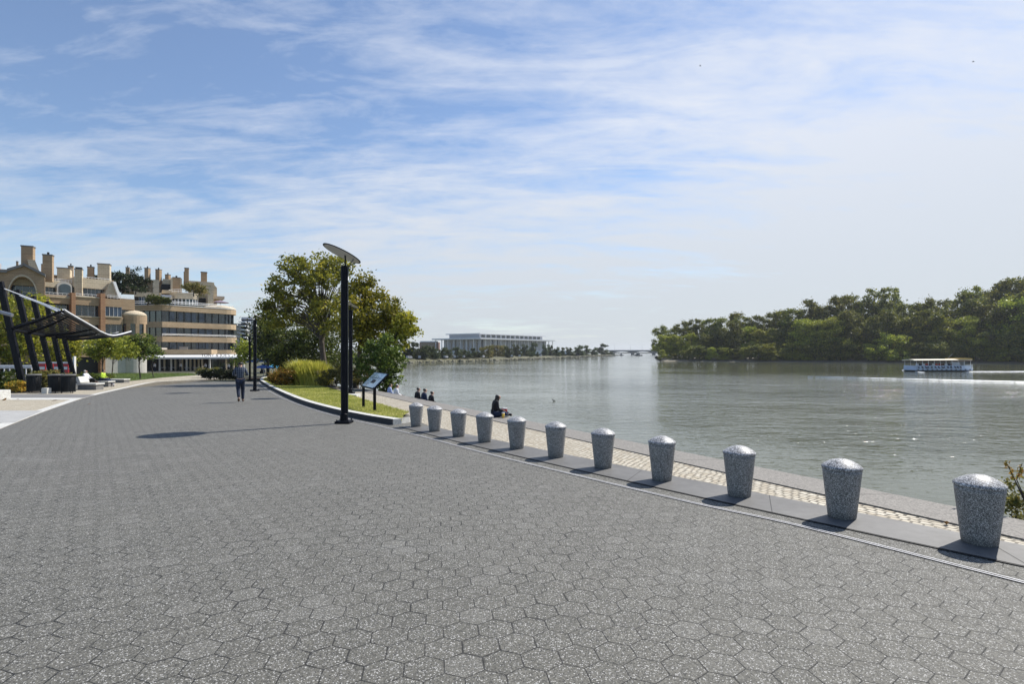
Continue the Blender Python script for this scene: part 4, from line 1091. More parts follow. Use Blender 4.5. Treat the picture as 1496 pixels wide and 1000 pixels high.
# terrace parasol, furniture
def parasol(name, p, r, h, mat, label, cat='parasol', group=None, open_=1.0, sag=.28):
    o = empty(name, p, label, cat, group=group)
    mb = MB(); mb.tube([(0, 0, 0), (0, 0, h+.15)], .03, 6); mb.build('pole', 'galvanised', o)
    mb = MB(); n = 8; vs = [(0, 0, h)]+[(r*math.cos(2*math.pi*k/n), r*math.sin(2*math.pi*k/n), h-r*sag) for k in range(n)]
    vs += [(x, y, z-.03) for x, y, z in vs]; fs = [(0, 1+k, 1+(k+1) % n) for k in range(n)]+[(n+1, n+2+(k+1) % n, n+2+k) for k in range(n)]
    for k in range(n): fs.append((1+k, n+2+k, n+2+(k+1) % n, 1+(k+1) % n))
    mb.add(vs, fs); mb.build('canopy', mat, o)
    mb = MB(); mb.lathe([(.28, 0), (.28, .06), (.05, .1)], 12); mb.build('base', 'concrete', o); return o
q = f2.pt(f2.U(322, -3.4), -3.4); parasol('roof_parasol', (q.x, q.y, zat(447, q.y)), 1.7, 1.15, 'mauve_canvas', 'mauve parasol on the roof terrace beside the low dome', group=None, sag=.3)

# ---- white balcony building beyond
C3 = empty('balcony_building', (0, 0, 0), 'white apartment block with wavy balcony bands behind the rounded end', 'building')
YC = 170
mb = MB(); c = AT(372, 492, YC+8); mb.box((c.x, c.y, (zat(466, YC)+zat(520, YC))/2), (5.0, 8, zat(466, YC)-zat(520, YC))); mb.build('wall', 'marble_wall', C3)
mb = MB(); c = AT(357, 492, YC+8); mb.box((c.x, c.y, (zat(472, YC)+zat(520, YC))/2), (5.5, 8, zat(472, YC)-zat(520, YC))); mb.build('dark_wall', 'window_glass', C3)  # stretch of wall behind the balconies in dark window glass
for i in range(8):
    y = 468+i*5.6; P = []
    for t in range(13):
        x = 346+t*2.0; yy = y+t*.42+math.sin(t*.75)*.7; Yq = YC+math.sin(t*.75)*1.4+t*.2; P.append(AT(x, yy, Yq))
    mb = MB(); T = .34
    for a, b in zip(P, P[1:]):
        dn = Vector((0, 0, -.42)); bk = Vector((0, 5, 0)); mb.add([a, b, b+dn, a+dn, a+bk, b+bk, b+bk+dn, a+bk+dn], [(0, 3, 2, 1), (0, 1, 5, 4), (3, 7, 6, 2)])
    mb.build('balcony', 'roof_white', C3)
c = AT(365, 467, YC+6); mb = MB(); mb.box(c, (3.6, 4, 1.2)); mb.build('penthouse', 'marble_wall', C3)

# ---- red and white hoarding and railing, far left
H = empty('hoarding', (0, 0, 0), 'red and white panelled hoarding behind the leaning canopy posts', 'hoarding')
for i, (x0, x1) in enumerate([(56, 67), (67.5, 78), (78.5, 90), (90.5, 100), (100.5, 109)]):
    a = AT(x0, 529, 50); b = AT(x1, 547.5, 50); mb = MB(); mb.box(((a.x+b.x)/2, 50, (a.z+b.z)/2), (b.x-a.x-.03, .06, a.z-b.z)); pn = mb.build('panel', 'red_paint', H)
    mb = MB(); zc = a.z-(a.z-b.z)*.50; mb.box(((a.x+b.x)/2, 49.955, zc), ((b.x-a.x)*.80, .02, .26)); mb.build('white_band', 'white_paint', pn)
    mb = MB(); mb.box(((a.x+b.x)/2, 49.96, a.z-.08), ((b.x-a.x), .03, .16)); mb.build('top_trim', 'white_paint', pn)
mb = MB(); a = AT(110, 521, 50); b = AT(110, 550, 50); mb.box((a.x, 49.9, (a.z+b.z)/2), (.14, .2, a.z-b.z)); mb.build('post', 'white_paint', H)
WF = empty('white_railing', (0, 0, 0), 'white rail fence behind the shrubs at the far left', 'railing')
mb = MB()
for y in (535, 537.6): mb.tube([AT(-20, y, 51), AT(46, y, 51)], .08, 5)
mb.build('rail', 'white_paint', WF); mb = MB()
for x in range(-18, 47, 8): mb.tube([AT(x, 534.5, 51), AT(x, 551, 51)], .05, 5)
mb.build('post', 'white_paint', WF)

# ================================================================ KENNEDY-LIKE HALL ACROSS THE WATER
K = empty('white_hall', (0, 0, 0), 'long white marble hall with overhanging flat roof on the far bank', 'building')
P0 = Vector(((701-CX)*440/F, 440.)); e1 = Vector((.60, .80)); e2 = Vector((-.80, .60))
def kbox(a0, a1, b0, b1, z0, z1, mb):
    c = P0+e1*(a0+a1)/2+e2*(b0+b1)/2; mb.box((c.x, c.y, (z0+z1)/2), (a1-a0, b1-b0, z1-z0), math.atan2(e1.y, e1.x)); return mb
zU = zat(486.8, 440); zU0 = zat(488.3, 440); zL = zat(493.6, 432); zL0 = zat(495.6, 432); zG = zat(519, 440)
A1 = hit(P0, e1, 798); B1 = hit(P0, e2, 651); P5 = P0
kbox(0, A1, 0, B1, zU0, zU, MB()).build('upper_roof', 'roof_white', K)
kbox(-5, A1+9, -5, B1+12, zL0, zL, MB()).build('lower_roof', 'roof_white', K)
kbox(2.5, A1-3, 2.5, B1-2, zL, zU0, MB()).build('upper_storey', 'marble_wall', K)
for k in range(13): a = 5+k*(A1-10)/13; kbox(a, a+(A1-10)/13*.62, 2.2, 2.6, zL+.5, zU0-.4, MB()).build('upper_window', 'window_glass', K)
kbox(2.0, A1+3, 2.0, B1+4, zG-4, zL0, MB()).build('wall', 'marble_wall', K)
nk = 15
for k in range(nk):
    a = 4+k*(A1)/nk
    if k % 3 != 1: kbox(a, a+A1/nk*.38, 1.7, 2.2, zG, zL0-.3, MB()).build('tall_window', 'window_glass', K)
for k in range(8): b = 4+k*B1/8; kbox(1.7, 2.2, b, b+1.4, zG, zL0-.3, MB()).build('tall_window', 'window_glass', K)
mb = MB()
for k in range(17): a = -3+k*(A1+10)/16; kbox(a, a+.55, -3, -2.45, zG-1, zL0, mb)
for k in range(8): b = -3+k*(B1+12)/7; kbox(-3, -2.45, b, b+.55, zG-1, zL0, mb)
mb.build('column', 'roof_white', K)
mb = MB(); c = AT(792, 514.9, 415); mb.box((c.x+1, 415, zat(515, 415)), (43, 6, 2.6)); mb.build('river_terrace', 'roof_white', K)
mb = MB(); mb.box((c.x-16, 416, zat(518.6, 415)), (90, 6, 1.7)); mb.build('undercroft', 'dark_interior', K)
D4 = empty('far_brick_block', (0, 0, 0), 'low red brick block with pale roof left of the white hall', 'building')
mb = MB(); c = AT(628, 502, 480); mb.box((c.x, 480, zat(507, 480)), (17, 10, 8)); mb.build('wall', 'far_red_brick', D4)
mb = MB(); mb.box((c.x, 480, zat(499.6, 480)), (16, 9, .9)); mb.build('roof', 'roof_white', D4)
mb = MB(); mb.box((c.x-1, 474.8, zat(505, 480)), (12, .4, 1.2)); mb.box((c.x-1, 474.8, zat(502.4, 480)), (12, .4, 1.0)); mb.build('window', 'window_glass', D4)

# ================================================================ BRIDGE
BR = empty('road_bridge', (0, 0, 0), 'long low dark road bridge on the horizon left of the island', 'bridge')
Yq = 900; x0 = (884-CX)*Yq/F; x1 = (1100-CX)*Yq/F; zt = zat(512.3, Yq)
mb = MB(); mb.box(((x0+x1)/2, Yq, zt-.9), (x1-x0, 14, 1.8)); mb.build('deck', 'bridge_concrete', BR)
mb = MB(); mb.box(((x0+x1)/2, Yq-7.2, zt+.35), (x1-x0, .3, .5)); mb.build('parapet', 'marble_wall', BR)
for k in range(7):
    x = x0+(x1-x0)*(k+.3)/7
    mb = MB(); mb.box((x, Yq, (zt-1.8+WATER-1)/2), (3.2, 12, zt-1.8-WATER+1)); mb.build('pier', 'bridge_concrete', BR)
    n = 8; L_ = (x1-x0)/7; pts = []
    mb = MB()
    for i in range(n):
        a = i/n; b = (i+1)/n; za = zt-1.8-(zt-1.8-WATER)*.55*(2*a-1)**2; zb_ = zt-1.8-(zt-1.8-WATER)*.55*(2*b-1)**2
        xa = x+L_*a; xb = x+L_*b
        mb.add([(xa, Yq-6, zt-1.7), (xb, Yq-6, zt-1.7), (xb, Yq-6, zb_), (xa, Yq-6, za), (xa, Yq+6, zt-1.7), (xb, Yq+6, zt-1.7), (xb, Yq+6, zb_), (xa, Yq+6, za)], [(0, 3, 2, 1), (3, 7, 6, 2), (4, 5, 6, 7)])
    mb.build('arch', 'bridge_concrete', BR)
for k, x in enumerate((898, 921, 938)):
    p = AT(x, 511, Yq-6); o = tag(MB().tube([(p.x, p.y, zt), (p.x, p.y, zt+9)], .14, 5).build('bridge_lamp', 'galvanised'), ['thin lamp mast at the left end of the far bridge', 'thin lamp mast on the middle of the visible bridge', 'thin lamp mast on the far bridge closest to the island'][k], 'lamp mast', 'lamp masts on the far bridge')
# ================================================================ PEOPLE
def skinmesh(V, E, Rr, mat, name, parent, sub=1, root=0):
    me = bpy.data.meshes.new('tmp'); me.from_pydata([tuple(v) for v in V], E, []); me.update()
    o = bpy.data.objects.new('tmp', me); COL.objects.link(o)
    o.modifiers.new('s', 'SKIN'); 
    for i, v in enumerate(o.data.skin_vertices[0].data):
        r = Rr[i]; v.radius = (r, r) if not hasattr(r, '__len__') else r; v.use_root = (i == root)
    if sub: s = o.modifiers.new('u', 'SUBSURF'); s.levels = sub; s.render_levels = sub
    dg = bpy.context.evaluated_depsgraph_get(); m2 = bpy.data.meshes.new_from_object(o.evaluated_get(dg)); bpy.data.objects.remove(o)
    m2.materials.clear(); m2.materials.append(MATS[mat])
    for p in m2.polygons: p.use_smooth = True; p.material_index = 0
    m2.name = name; r = bpy.data.objects.new(name, m2); COL.objects.link(r)
    if parent: r.parent = parent
    return r
STAND = dict(pel=(0, 0, .95), wai=(0, 0, 1.10), che=(0, .01, 1.34), nec=(0, 0, 1.50), hea=(0, .02, 1.60), top=(0, .01, 1.70), nose=(0, .12, 1.60),
    shL=(-.18, 0, 1.42), elL=(-.25, -.03, 1.14), wrL=(-.25, .07, .90), shR=(.18, 0, 1.42), elR=(.25, -.03, 1.14), wrR=(.25, .07, .90),
    hiL=(-.09, 0, .90), knL=(-.10, .03, .50), anL=(-.10, -.02, .09), toL=(-.11, .15, .04), hiR=(.09, 0, .90), knR=(.10, .03, .50), anR=(.10, -.02, .09), toR=(.11, .15, .04))
WALK = dict(STAND, elL=(-.27, .02, 1.16), wrL=(-.15, .26, 1.12), elR=(.28, .0, 1.15), wrR=(.18, .24, 1.14), hea=(0, .05, 1.60), top=(0, .05, 1.70), nec=(0, .02, 1.5),
    knL=(-.07, -.02, .50), anL=(-.04, -.26, .20), toL=(-.05, -.22, .04), knR=(.09, .14, .50), anR=(.09, .10, .09), toR=(.10, .27, .04))
SIT = dict(pel=(0, 0, .11), wai=(0, -.01, .24), che=(0, .03, .46), nec=(0, .05, .60), hea=(0, .09, .70), top=(0, .09, .79), nose=(0, .19, .69),
    shL=(-.18, .04, .53), elL=(-.25, .06, .29), wrL=(-.14, .28, .22), shR=(.18, .04, .53), elR=(.25, .06, .29), wrR=(.14, .28, .22),
    hiL=(-.10, .02, .11), knL=(-.14, .42, .17), anL=(-.12, .50, -.24), toL=(-.12, .66, -.28), hiR=(.10, .02, .11), knR=(.14, .42, .17), anR=(.12, .50, -.24), toR=(.12, .66, -.28))
FLOOR = dict(SIT, knL=(-.24, .34, .22), anL=(-.05, .52, .07), toL=(.06, .62, .05), knR=(.26, .32, .14), anR=(.08, .42, .07), toR=(-.05, .52, .05), hea=(0, .13, .68), top=(0, .13, .77), nec=(0, .08, .58), nose=(0, .22, .65))
BENCH = dict(SIT, knL=(-.12, .45, .08), anL=(-.10, .62, -.30), toL=(-.10, .78, -.33), knR=(.12, .45, .08), anR=(.10, .70, -.27), toR=(.10, .86, -.27))
def person(label, loc, rz, J, skin='skin', shirt='white_cloth', trousers='denim', shoes='brown_leather', hair='dark_hair', longhair=False, group=None, fingers=True, cat='person', s=1.0, cap=None):
    o = empty('person', loc, label, cat, rz, group); o.scale = (s, s, s)
    K = list(J.keys()); V = [Vector(J[k]) for k in K]; I = {k: i for i, k in enumerate(K)}
    rad = dict(pel=.115, wai=.105, che=.125, nec=.05, hea=.085, top=.075, nose=.016, sh=.05, el=.038, wr=.027, hi=.085, kn=.055, an=.038, to=.035)
    Rr = [rad[k] if k in rad else rad[k[:2]] for k in K]
    E = [(I[a], I[b]) for a, b in (('pel', 'wai'), ('wai', 'che'), ('che', 'nec'), ('nec', 'hea'), ('hea', 'top'), ('hea', 'nose'))]
    for sd_ in 'LR': E += [(I['che'], I['sh'+sd_]), (I['sh'+sd_], I['el'+sd_]), (I['el'+sd_], I['wr'+sd_]), (I['pel'], I['hi'+sd_]), (I['hi'+sd_], I['kn'+sd_]), (I['kn'+sd_], I['an'+sd_]), (I['an'+sd_], I['to'+sd_])]
    for sd_ in 'LR':                                        # palm, four fingers, thumb
        w_ = V[I['wr'+sd_]]; e_ = V[I['el'+sd_]]; d = (w_-e_).normalized(); side = d.cross(Vector((0, .3, 1))).normalized(); dn = d.cross(side)
        V.append(w_+d*.07); Rr.append((.036, .020)); pi = len(V)-1; E.append((I['wr'+sd_], pi))
        if fingers:
            for q in range(4):
                b_ = V[pi]+side*(q-1.5)*.019+d*.02; V += [b_, b_+d*(.035+.006*(1.5-abs(q-1.5)))+dn*.008, b_+d*.05+dn*.03]; Rr += [.009, .008, .007]; n = len(V)
                E += [(pi, n-3), (n-3, n-2), (n-2, n-1)]
            b_ = w_+d*.03+side*.035; V += [b_, b_+d*.035+side*.015]; Rr += [.011, .009]; n = len(V); E += [(I['wr'+sd_], n-2), (n-2, n-1)]
    skinmesh(V, E, Rr, skin, 'body', o)
    def sub(keys, edges, radii, mat, name): skinmesh([J[k] for k in keys], [(keys.index(a), keys.index(b)) for a, b in edges], radii, mat, name, o)
    sub(['che', 'wai', 'pel', 'shL', 'elL', 'wrL', 'shR', 'elR', 'wrR', 'nec'], [('che', 'wai'), ('wai', 'pel'), ('che', 'shL'), ('shL', 'elL'), ('elL', 'wrL'), ('che', 'shR'), ('shR', 'elR'), ('elR', 'wrR'), ('che', 'nec')],
        [(.165, .14), (.15, .13), (.155, .135), .075, .058, .042, .075, .058, .042, .062], shirt, 'shirt')
    sub(['pel', 'hiL', 'knL', 'anL', 'hiR', 'knR', 'anR'], [('pel', 'hiL'), ('hiL', 'knL'), ('knL', 'anL'), ('pel', 'hiR'), ('hiR', 'knR'), ('knR', 'anR')], [.135, .11, .082, .062, .11, .082, .062], trousers, 'trousers')
    for sd_ in 'LR': sub(['an'+sd_, 'to'+sd_], [('an'+sd_, 'to'+sd_)], [.055, .048], shoes, 'shoe')
    h = Vector(J['hea']); t_ = Vector(J['top']); up = (t_-h).normalized()
    vs = [h-Vector((0, .042, .03)), h+up*.04-Vector((0, .028, 0)), t_+up*.0-Vector((0, .012, 0))]; rr = [.080, .096, .078]
    if longhair: vs = [h-up*.22-Vector((0, .06, 0)), h-up*.1-Vector((0, .055, 0))]+vs; rr = [.06, .095]+rr
    skinmesh(vs, [(i, i+1) for i in range(len(vs)-1)], rr, hair, 'hair', o)
    for sx in (-1, 1):
        mb = MB(); c = h+Vector((sx*.034, .083, .015)); mb.lathe([(.001, -.008), (.009, 0), (.001, .008)], 6, c); mb.build('eye', 'black_cloth', o)
    return o
p = G(351, 588); person('man in blue plaid shirt and jeans walking away along the promenade', p, R(24), WALK, shirt='plaid_shirt', cat='person')
SITRZ = R(-62)
p = G(722.5, 611.5); girl = person('person in black hooded top sitting cross-legged on the river wall', p+Vector((0, .15, .02)), R(-75), FLOOR, shirt='black_cloth', trousers='navy_cloth', shoes='black_cloth', longhair=True, s=.86)
bag = empty('bag', (0, 0, 0), 'small red and white bag on the lap of the person in black', 'bag'); q = p+Vector((.29, .18, .17))
mb = MB(); mb.box((0, 0, .04), (.17, .12, .09)); mb.build('pouch', 'red_cloth', bag, bevel=.02); mb = MB(); mb.box((.02, 0, .10), (.12, .09, .03)); mb.build('flap', 'white_cloth', bag, bevel=.01); bag.location = q
dc = empty('drink_cup', (0, 0, 0), 'yellow drink cup standing on the wall beside the person in black', 'cup'); dc.location = p+Vector((.26, -.18, .02))
MB().lathe([(.03, 0), (.042, .15)], 14).build('cup', 'yellow_paint', dc, smooth=True); MB().lathe([(.044, .15), (.044, .165), (.01, .17)], 14).build('lid', 'white_cloth', dc, smooth=True)
# hidden lower ledge on which people sit
mb = MB(); Yl = [18, 24, 30, 34]
for a, b in zip(Yl, Yl[1:]):
    xa, xb = shoreX(a)+.02, shoreX(b)+.02; n_ = .9
    mb.add([(xa, a, hz(a)-.30), (xa+n_, a+.4, hz(a)-.30), (xb+n_, b+.4, hz(b)-.30), (xb, b, hz(b)-.30), (xa, a, WATER-.5), (xa+n_, a+.4, WATER-.5), (xb+n_, b+.4, WATER-.5), (xb, b, WATER-.5)], [(0, 1, 2, 3), (1, 5, 6, 2), (0, 4, 5, 1), (3, 2, 6, 7)])
mb.build('ledge', 'cap_stone', rw)
def onledge(x, y, label, **k):
    g_ = G(x, y); X = g_.x; Y = g_.y
    # slide along the ray to just past the wall's outer edge
    kk = (x-CX)/F
    for _ in range(50): Y += (shoreX(Y)+.22-kk*Y)/(kk+.58)*.5
    return person(label, Vector((kk*Y, Y, hz(Y)-.30)), SITRZ+k.pop('dr', 0), SIT, **k)
onledge(609, 583, 'seated person in black top, left one of the three on the wall', shirt='black_cloth', trousers='black_cloth', fingers=False)
onledge(618.5, 585, 'seated person in dark blue top, middle one of the three on the wall', shirt='navy_cloth', trousers='denim', fingers=False)
onledge(629, 587, 'seated dark haired person with pale trousers, right one of three on the wall', shirt='black_cloth', trousers='white_cloth', fingers=False, s=.9)
onledge(568.5, 575, 'seated person in blue and white shirt under the overhanging green shrub', shirt='blue_white_cloth', trousers='navy_cloth', fingers=False)
onledge(578, 577, 'seated person in white shirt and dark trousers beside the overhanging shrub', shirt='white_cloth', trousers='black_cloth', fingers=False)
p = G(119, 569); LEAN = dict(BENCH, che=(0, -.08, .44), nec=(0, -.10, .58), hea=(0, -.08, .68), top=(0, -.07, .77), nose=(0, .03, .68), shL=(-.18, -.08, .51), shR=(.18, -.08, .51), knR=(.12, .42, .24), anR=(.10, .55, .03), toR=(.10, .70, .0))
person('grey haired person in white top reclining on the stone bench', (p.x, p.y+.45, p.z+.42), R(-80), LEAN, shirt='white_cloth', trousers='black_cloth', hair='grey_hair', fingers=False, s=1.02)
p = G(140, 566); person('person in lime green top sitting on the second bench', (p.x+.15, p.y+.4, p.z+.42), R(-80), BENCH, shirt='lime_cloth', trousers='navy_cloth', shoes='white_cloth', fingers=False)
# people at the restaurant and parasols
st = [(226, 'white_cloth', 'denim', 'standing person by the small tree trunk at the restaurant corner'), (264, 'white_cloth', 'black_cloth', 'standing person in white before the restaurant windows'),
      (300, 'white_cloth', 'black_cloth', 'standing waiter in white below the awning lettering'), (334, 'white_cloth', 'navy_cloth', 'standing person in white at the right of the restaurant')]
for x, a, b, l in st:
    q = f3.pt(f3.U(x, 1.6), 1.6); person(l, (q.x, q.y, zat(544, q.y)), R(160), STAND, shirt=a, trousers=b, fingers=False, group='people at the restaurant terrace')
q = G(383, 546.3); 
dark_p = person('dark clothed person sitting beneath the blue parasol', (q.x, q.y, q.z+.45), R(-120), BENCH, shirt='navy_cloth', trousers='denim', fingers=False)
mb = MB(); mb.box((q.x, q.y-.05, q.z+.22), (.5, .5, .44)); tag(mb.build('stool', 'black_paint', bevel=.02), 'dark stool carrying the person beneath the blue parasol', 'stool')
q = G(393, 546); person('person in pink top standing by the cyan parasol', (q.x+.3, q.y+3, q.z), R(170), STAND, shirt='red_cloth', trousers='denim', fingers=False)
def ctable():
    r = empty('cafe_table', (0, 0, 0), 'x', 'table'); MB().lathe([(.02, .72), (.42, .72), (.42, .75), (.02, .75)], 16).build('table_top', 'white_cloth', r); MB().tube([(0, 0, 0), (0, 0, .72)], .03, 6).build('pedestal', 'gunmetal', r); MB().lathe([(.25, 0), (.25, .03), (.02, .05)], 12).build('base', 'gunmetal', r); return r
def cchair():
    r = empty('cafe_chair', (0, 0, 0), 'x', 'chair'); mb = MB(); mb.box((0, 0, .45), (.42, .42, .04)); mb.build('seat', 'gunmetal', r)
    mb = MB(); mb.box((0, -.2, .72), (.42, .03, .42)); mb.build('backrest', 'gunmetal', r)
    for sx in (-1, 1):
        for sy in (-1, 1): MB().tube([(sx*.18, sy*.18, 0), (sx*.18, sy*.18, .45)], .018, 5).build('leg', 'gunmetal', r)
    return r
t0 = ctable(); c0 = cchair()
for i, x in enumerate((239, 252, 273, 286, 311, 322)):
    q = f3.pt(f3.U(x, 2.4), 2.4); z = zat(543.6, q.y)
    o = t0 if i == 0 else dup(t0); o.location = (q.x, q.y, z); o['label'] = nth(i+1)+' small round cafe table from the left below the white awning'; o['group'] = 'cafe tables on the restaurant terrace'
    o = c0 if i == 0 else dup(c0); o.location = (q.x+.75, q.y-.2, z); o.rotation_euler = (0, 0, R(100+i*20)); o['label'] = 'dark cafe chair right of the '+nth(i+1)+' cafe table from the left'; o['group'] = 'cafe chairs on the restaurant terrace'
for (x, y, Y, r, m, l) in ((377, 524, 84, 1.9, 'blue_canvas', 'blue parasol partly hidden by the lamp beside the walking person'), (386, 524.5, 90, 1.7, 'blue_canvas', 'high blue parasol right of the lamp post pair'), (385, 533, 66, 1.35, 'blue_canvas', 'low blue and white parasol beside the pale bollard'), (399, 533, 68, 1.5, 'cyan_canvas', 'bright cyan parasol above the orange bush')):
    t_ = AT(x, y, Y); b = hz(Y); parasol('parasol', (t_.x, Y, b), r, t_.z-b, m, l, group='blue parasols beyond the lamp posts')

# ================================================================ TREES AND SHRUBS
def pxlobes(base, Y, L):
    out = []
    for it in L:
        x, y, rx, ry = it[:4]; dy = it[4] if len(it) > 4 else 0; c = AT(x, y, Y+dy)
        out.append((c.x-base[0], c.y-base[1], c.z-base[2], rx*Y/F, min(rx, ry)*Y/F*1.1, ry*Y/F))
    return out
def ptree(x, Y, L, top, r0, ncl, n, cr, ls, leaf, bark, label, name='tree', zb=None, **k):
    b = Vector(((x-CX)*Y/F, Y, (hz(Y)+.1) if zb is None else zb)); t_ = AT(top[0], top[1], Y)-b
    return tree(name, b, pxlobes(b, Y, L), t_, r0, ncl, n, cr, ls, leaf, bark, label, **k)
ptree(476, 44, [(450, 394, 28, 24), (420, 422, 26, 20), (476, 418, 32, 34), (492, 392, 22, 18, 1), (405, 456, 20, 22), (386, 447, 13, 8), (440, 450, 32, 26, 1), (488, 460, 26, 30, -1), (425, 388, 15, 12)], (468, 455), .26, 330, 16500, .52, .21, 'leaf_sycamore', 'trunk_bark', 'large olive green sycamore left of the nearest lamp post', nl=70)
ptree(520, 38, [(538, 428, 18, 24), (560, 452, 20, 24), (527, 470, 22, 32, -1), (550, 492, 26, 24), (520, 428, 13, 15), (576, 468, 17, 20)], (528, 470), .20, 250, 13500, .46, .19, 'leaf_golden', 'trunk_bark', 'golden green tree right of the nearest lamp post', nl=55)
ptree(566, 35, [(590, 478, 19, 15), (578, 500, 16, 18), (596, 465, 10, 8), (600, 485, 9, 8)], (578, 490), .10, 60, 2600, .38, .19, 'leaf_golden', 'dark_bark', 'yellowing branch tipped young tree leaning over the river', nl=24)
ptree(440, 54, [(425, 500, 40, 34), (465, 500, 40, 34), (405, 520, 26, 22), (500, 515, 34, 30), (385, 478, 18, 22)], (440, 500), .2, 170, 15000, .8, .24, 'leaf_green', 'dark_bark', 'dark green dense tree filling below the big sycamore', nl=30)
ptree(392, 66, [(394, 482, 16, 22), (404, 502, 20, 22), (384, 508, 8, 14)], (392, 500), .18, 60, 5200, 1.0, .30, 'leaf_dark', 'dark_bark', 'dark tree behind the pair of thin lamp posts', nl=18)
ptree(412, 84, [(352, 516, 10, 12), (362, 512, 12, 12), (405, 520, 20, 14), (380, 512, 14, 10)], (395, 525), .15, 50, 4200, 1.0, .32, 'leaf_lime', 'dark_bark', 'yellow green trees beyond the blue parasols', nl=14)
ptree(548, 33, [(560, 512, 22, 20), (552, 540, 26, 22), (575, 530, 16, 18), (540, 520, 18, 20), (574, 552, 12, 14), (562, 562, 14, 10)], (556, 530), .06, 130, 7500, .30, .16, 'leaf_green', 'dark_bark', 'fresh green leafy shrub hanging over the wall behind the panel', name='shrub', cat='shrub', nl=30)
ptree(12, 58, [(8, 470, 26, 26), (35, 455, 26, 24), (55, 480, 22, 26), (20, 505, 30, 26), (60, 512, 22, 20), (-15, 500, 22, 34), (60, 452, 14, 16)], (20, 500), .2, 130, 9000, .8, .30, 'leaf_golden', 'trunk_bark', 'yellow green tree seen between the leaning canopy posts', nl=30)
ptree(92, 57, [(88, 505, 16, 20), (102, 515, 12, 14), (80, 520, 14, 14)], (90, 515), .1, 40, 2800, .6, .28, 'leaf_golden', 'trunk_bark', 'smaller yellow tree behind the fifth canopy post', nl=14)
ptree(150, 49, [(145, 508, 20, 12), (160, 500, 16, 10), (138, 518, 14, 8), (165, 515, 16, 9)], (150, 515), .07, 70, 2600, .42, .22, 'leaf_lime', 'trunk_bark', 'small lime green tree with pale forked trunk by the benches', nl=22)
ptree(163, 51, [(175, 505, 16, 12), (185, 512, 12, 10), (170, 518, 12, 7)], (166, 515), .05, 50, 1700, .42, .22, 'leaf_lime', 'trunk_bark', 'small lime tree with thin straight trunk right of the forked one', nl=16)
ptree(205, 56, [(205, 500, 16, 11), (198, 510, 16, 12), (214, 512, 12, 12)], (204, 515), .07, 60, 2600, .45, .24, 'leaf_green', 'dark_bark', 'small dark trunked green tree in front of the concrete wall', nl=18)
ptree(224, 60, [(218, 508, 10, 9), (224, 515, 10, 7)], (223, 518), .05, 30, 800, .4, .24, 'leaf_green', 'dark_bark', 'thin dark trunked young tree left of the restaurant columns', nl=12)
# roof garden trees
for i, (x, Y, zb_y, L, lf, lab) in enumerate([(165, 96, 425, [(168, 404, 10, 9), (160, 412, 9, 8)], 'leaf_dark', 'dark roof garden tree right of the wide chimney'), (198, 97, 428, [(198, 405, 14, 11), (205, 412, 13, 12), (186, 412, 12, 11)], 'leaf_dark', 'largest dark round tree on the roof garden'),
        (178, 95, 428, [(176, 410, 12, 10), (170, 418, 14, 8), (190, 420, 18, 8)], 'leaf_dark', 'low dark tree between the two round roof trees'), (140, 94, 418, [(140, 409, 7, 4)], 'leaf_dark', 'small dark shrub left of the wide chimney'),
        (283, 101, 431, [(283, 419, 15, 7), (293, 425, 10, 7), (275, 422, 10, 6)], 'leaf_brown', 'reddish brown hanging shrub on the upper terrace'), (216, 99, 444, [(226, 437, 12, 6), (240, 440, 8, 5)], 'leaf_green', 'green terrace planting behind the white railing')]):
    ptree(x, Y, L, (x, zb_y-6), .1, 40, 2600, .55, .28, lf, 'dark_bark', lab, name='roof_tree', zb=zat(zb_y, Y), cat='tree', nl=8)
def pbush(x, Y, L, ncl, n, cr, ls, leaf, label, name='bush', **k):
    b = Vector(((x-CX)*Y/F, Y, hz(Y)+.08)); return bush(name, b, pxlobes(b, Y, L), ncl, n, cr, ls, leaf, label, **k)
pbush(413, 38, [(413, 549, 15, 11), (402, 552, 9, 8), (425, 550, 11, 10)], 70, 6000, .2, .11, 'leaf_orange', 'orange tinged bush beside the lone pale bollard')
pbush(487, 37, [(478, 552, 15, 11), (495, 548, 14, 13)], 60, 4800, .22, .10, 'leaf_brown', 'brown green shrub between the tall grass and the lamp post')
pbush(522, 35.5, [(510, 550, 16, 14), (530, 552, 16, 13), (540, 560, 12, 9)], 70, 6000, .22, .10, 'leaf_brown', 'reddish brown shrub right of the lamp post')
pbush(442, 39, [(438, 556, 22, 6), (462, 557, 16, 6)], 40, 2800, .22, .11, 'leaf_green', 'low green undergrowth at the foot of the tall grass')
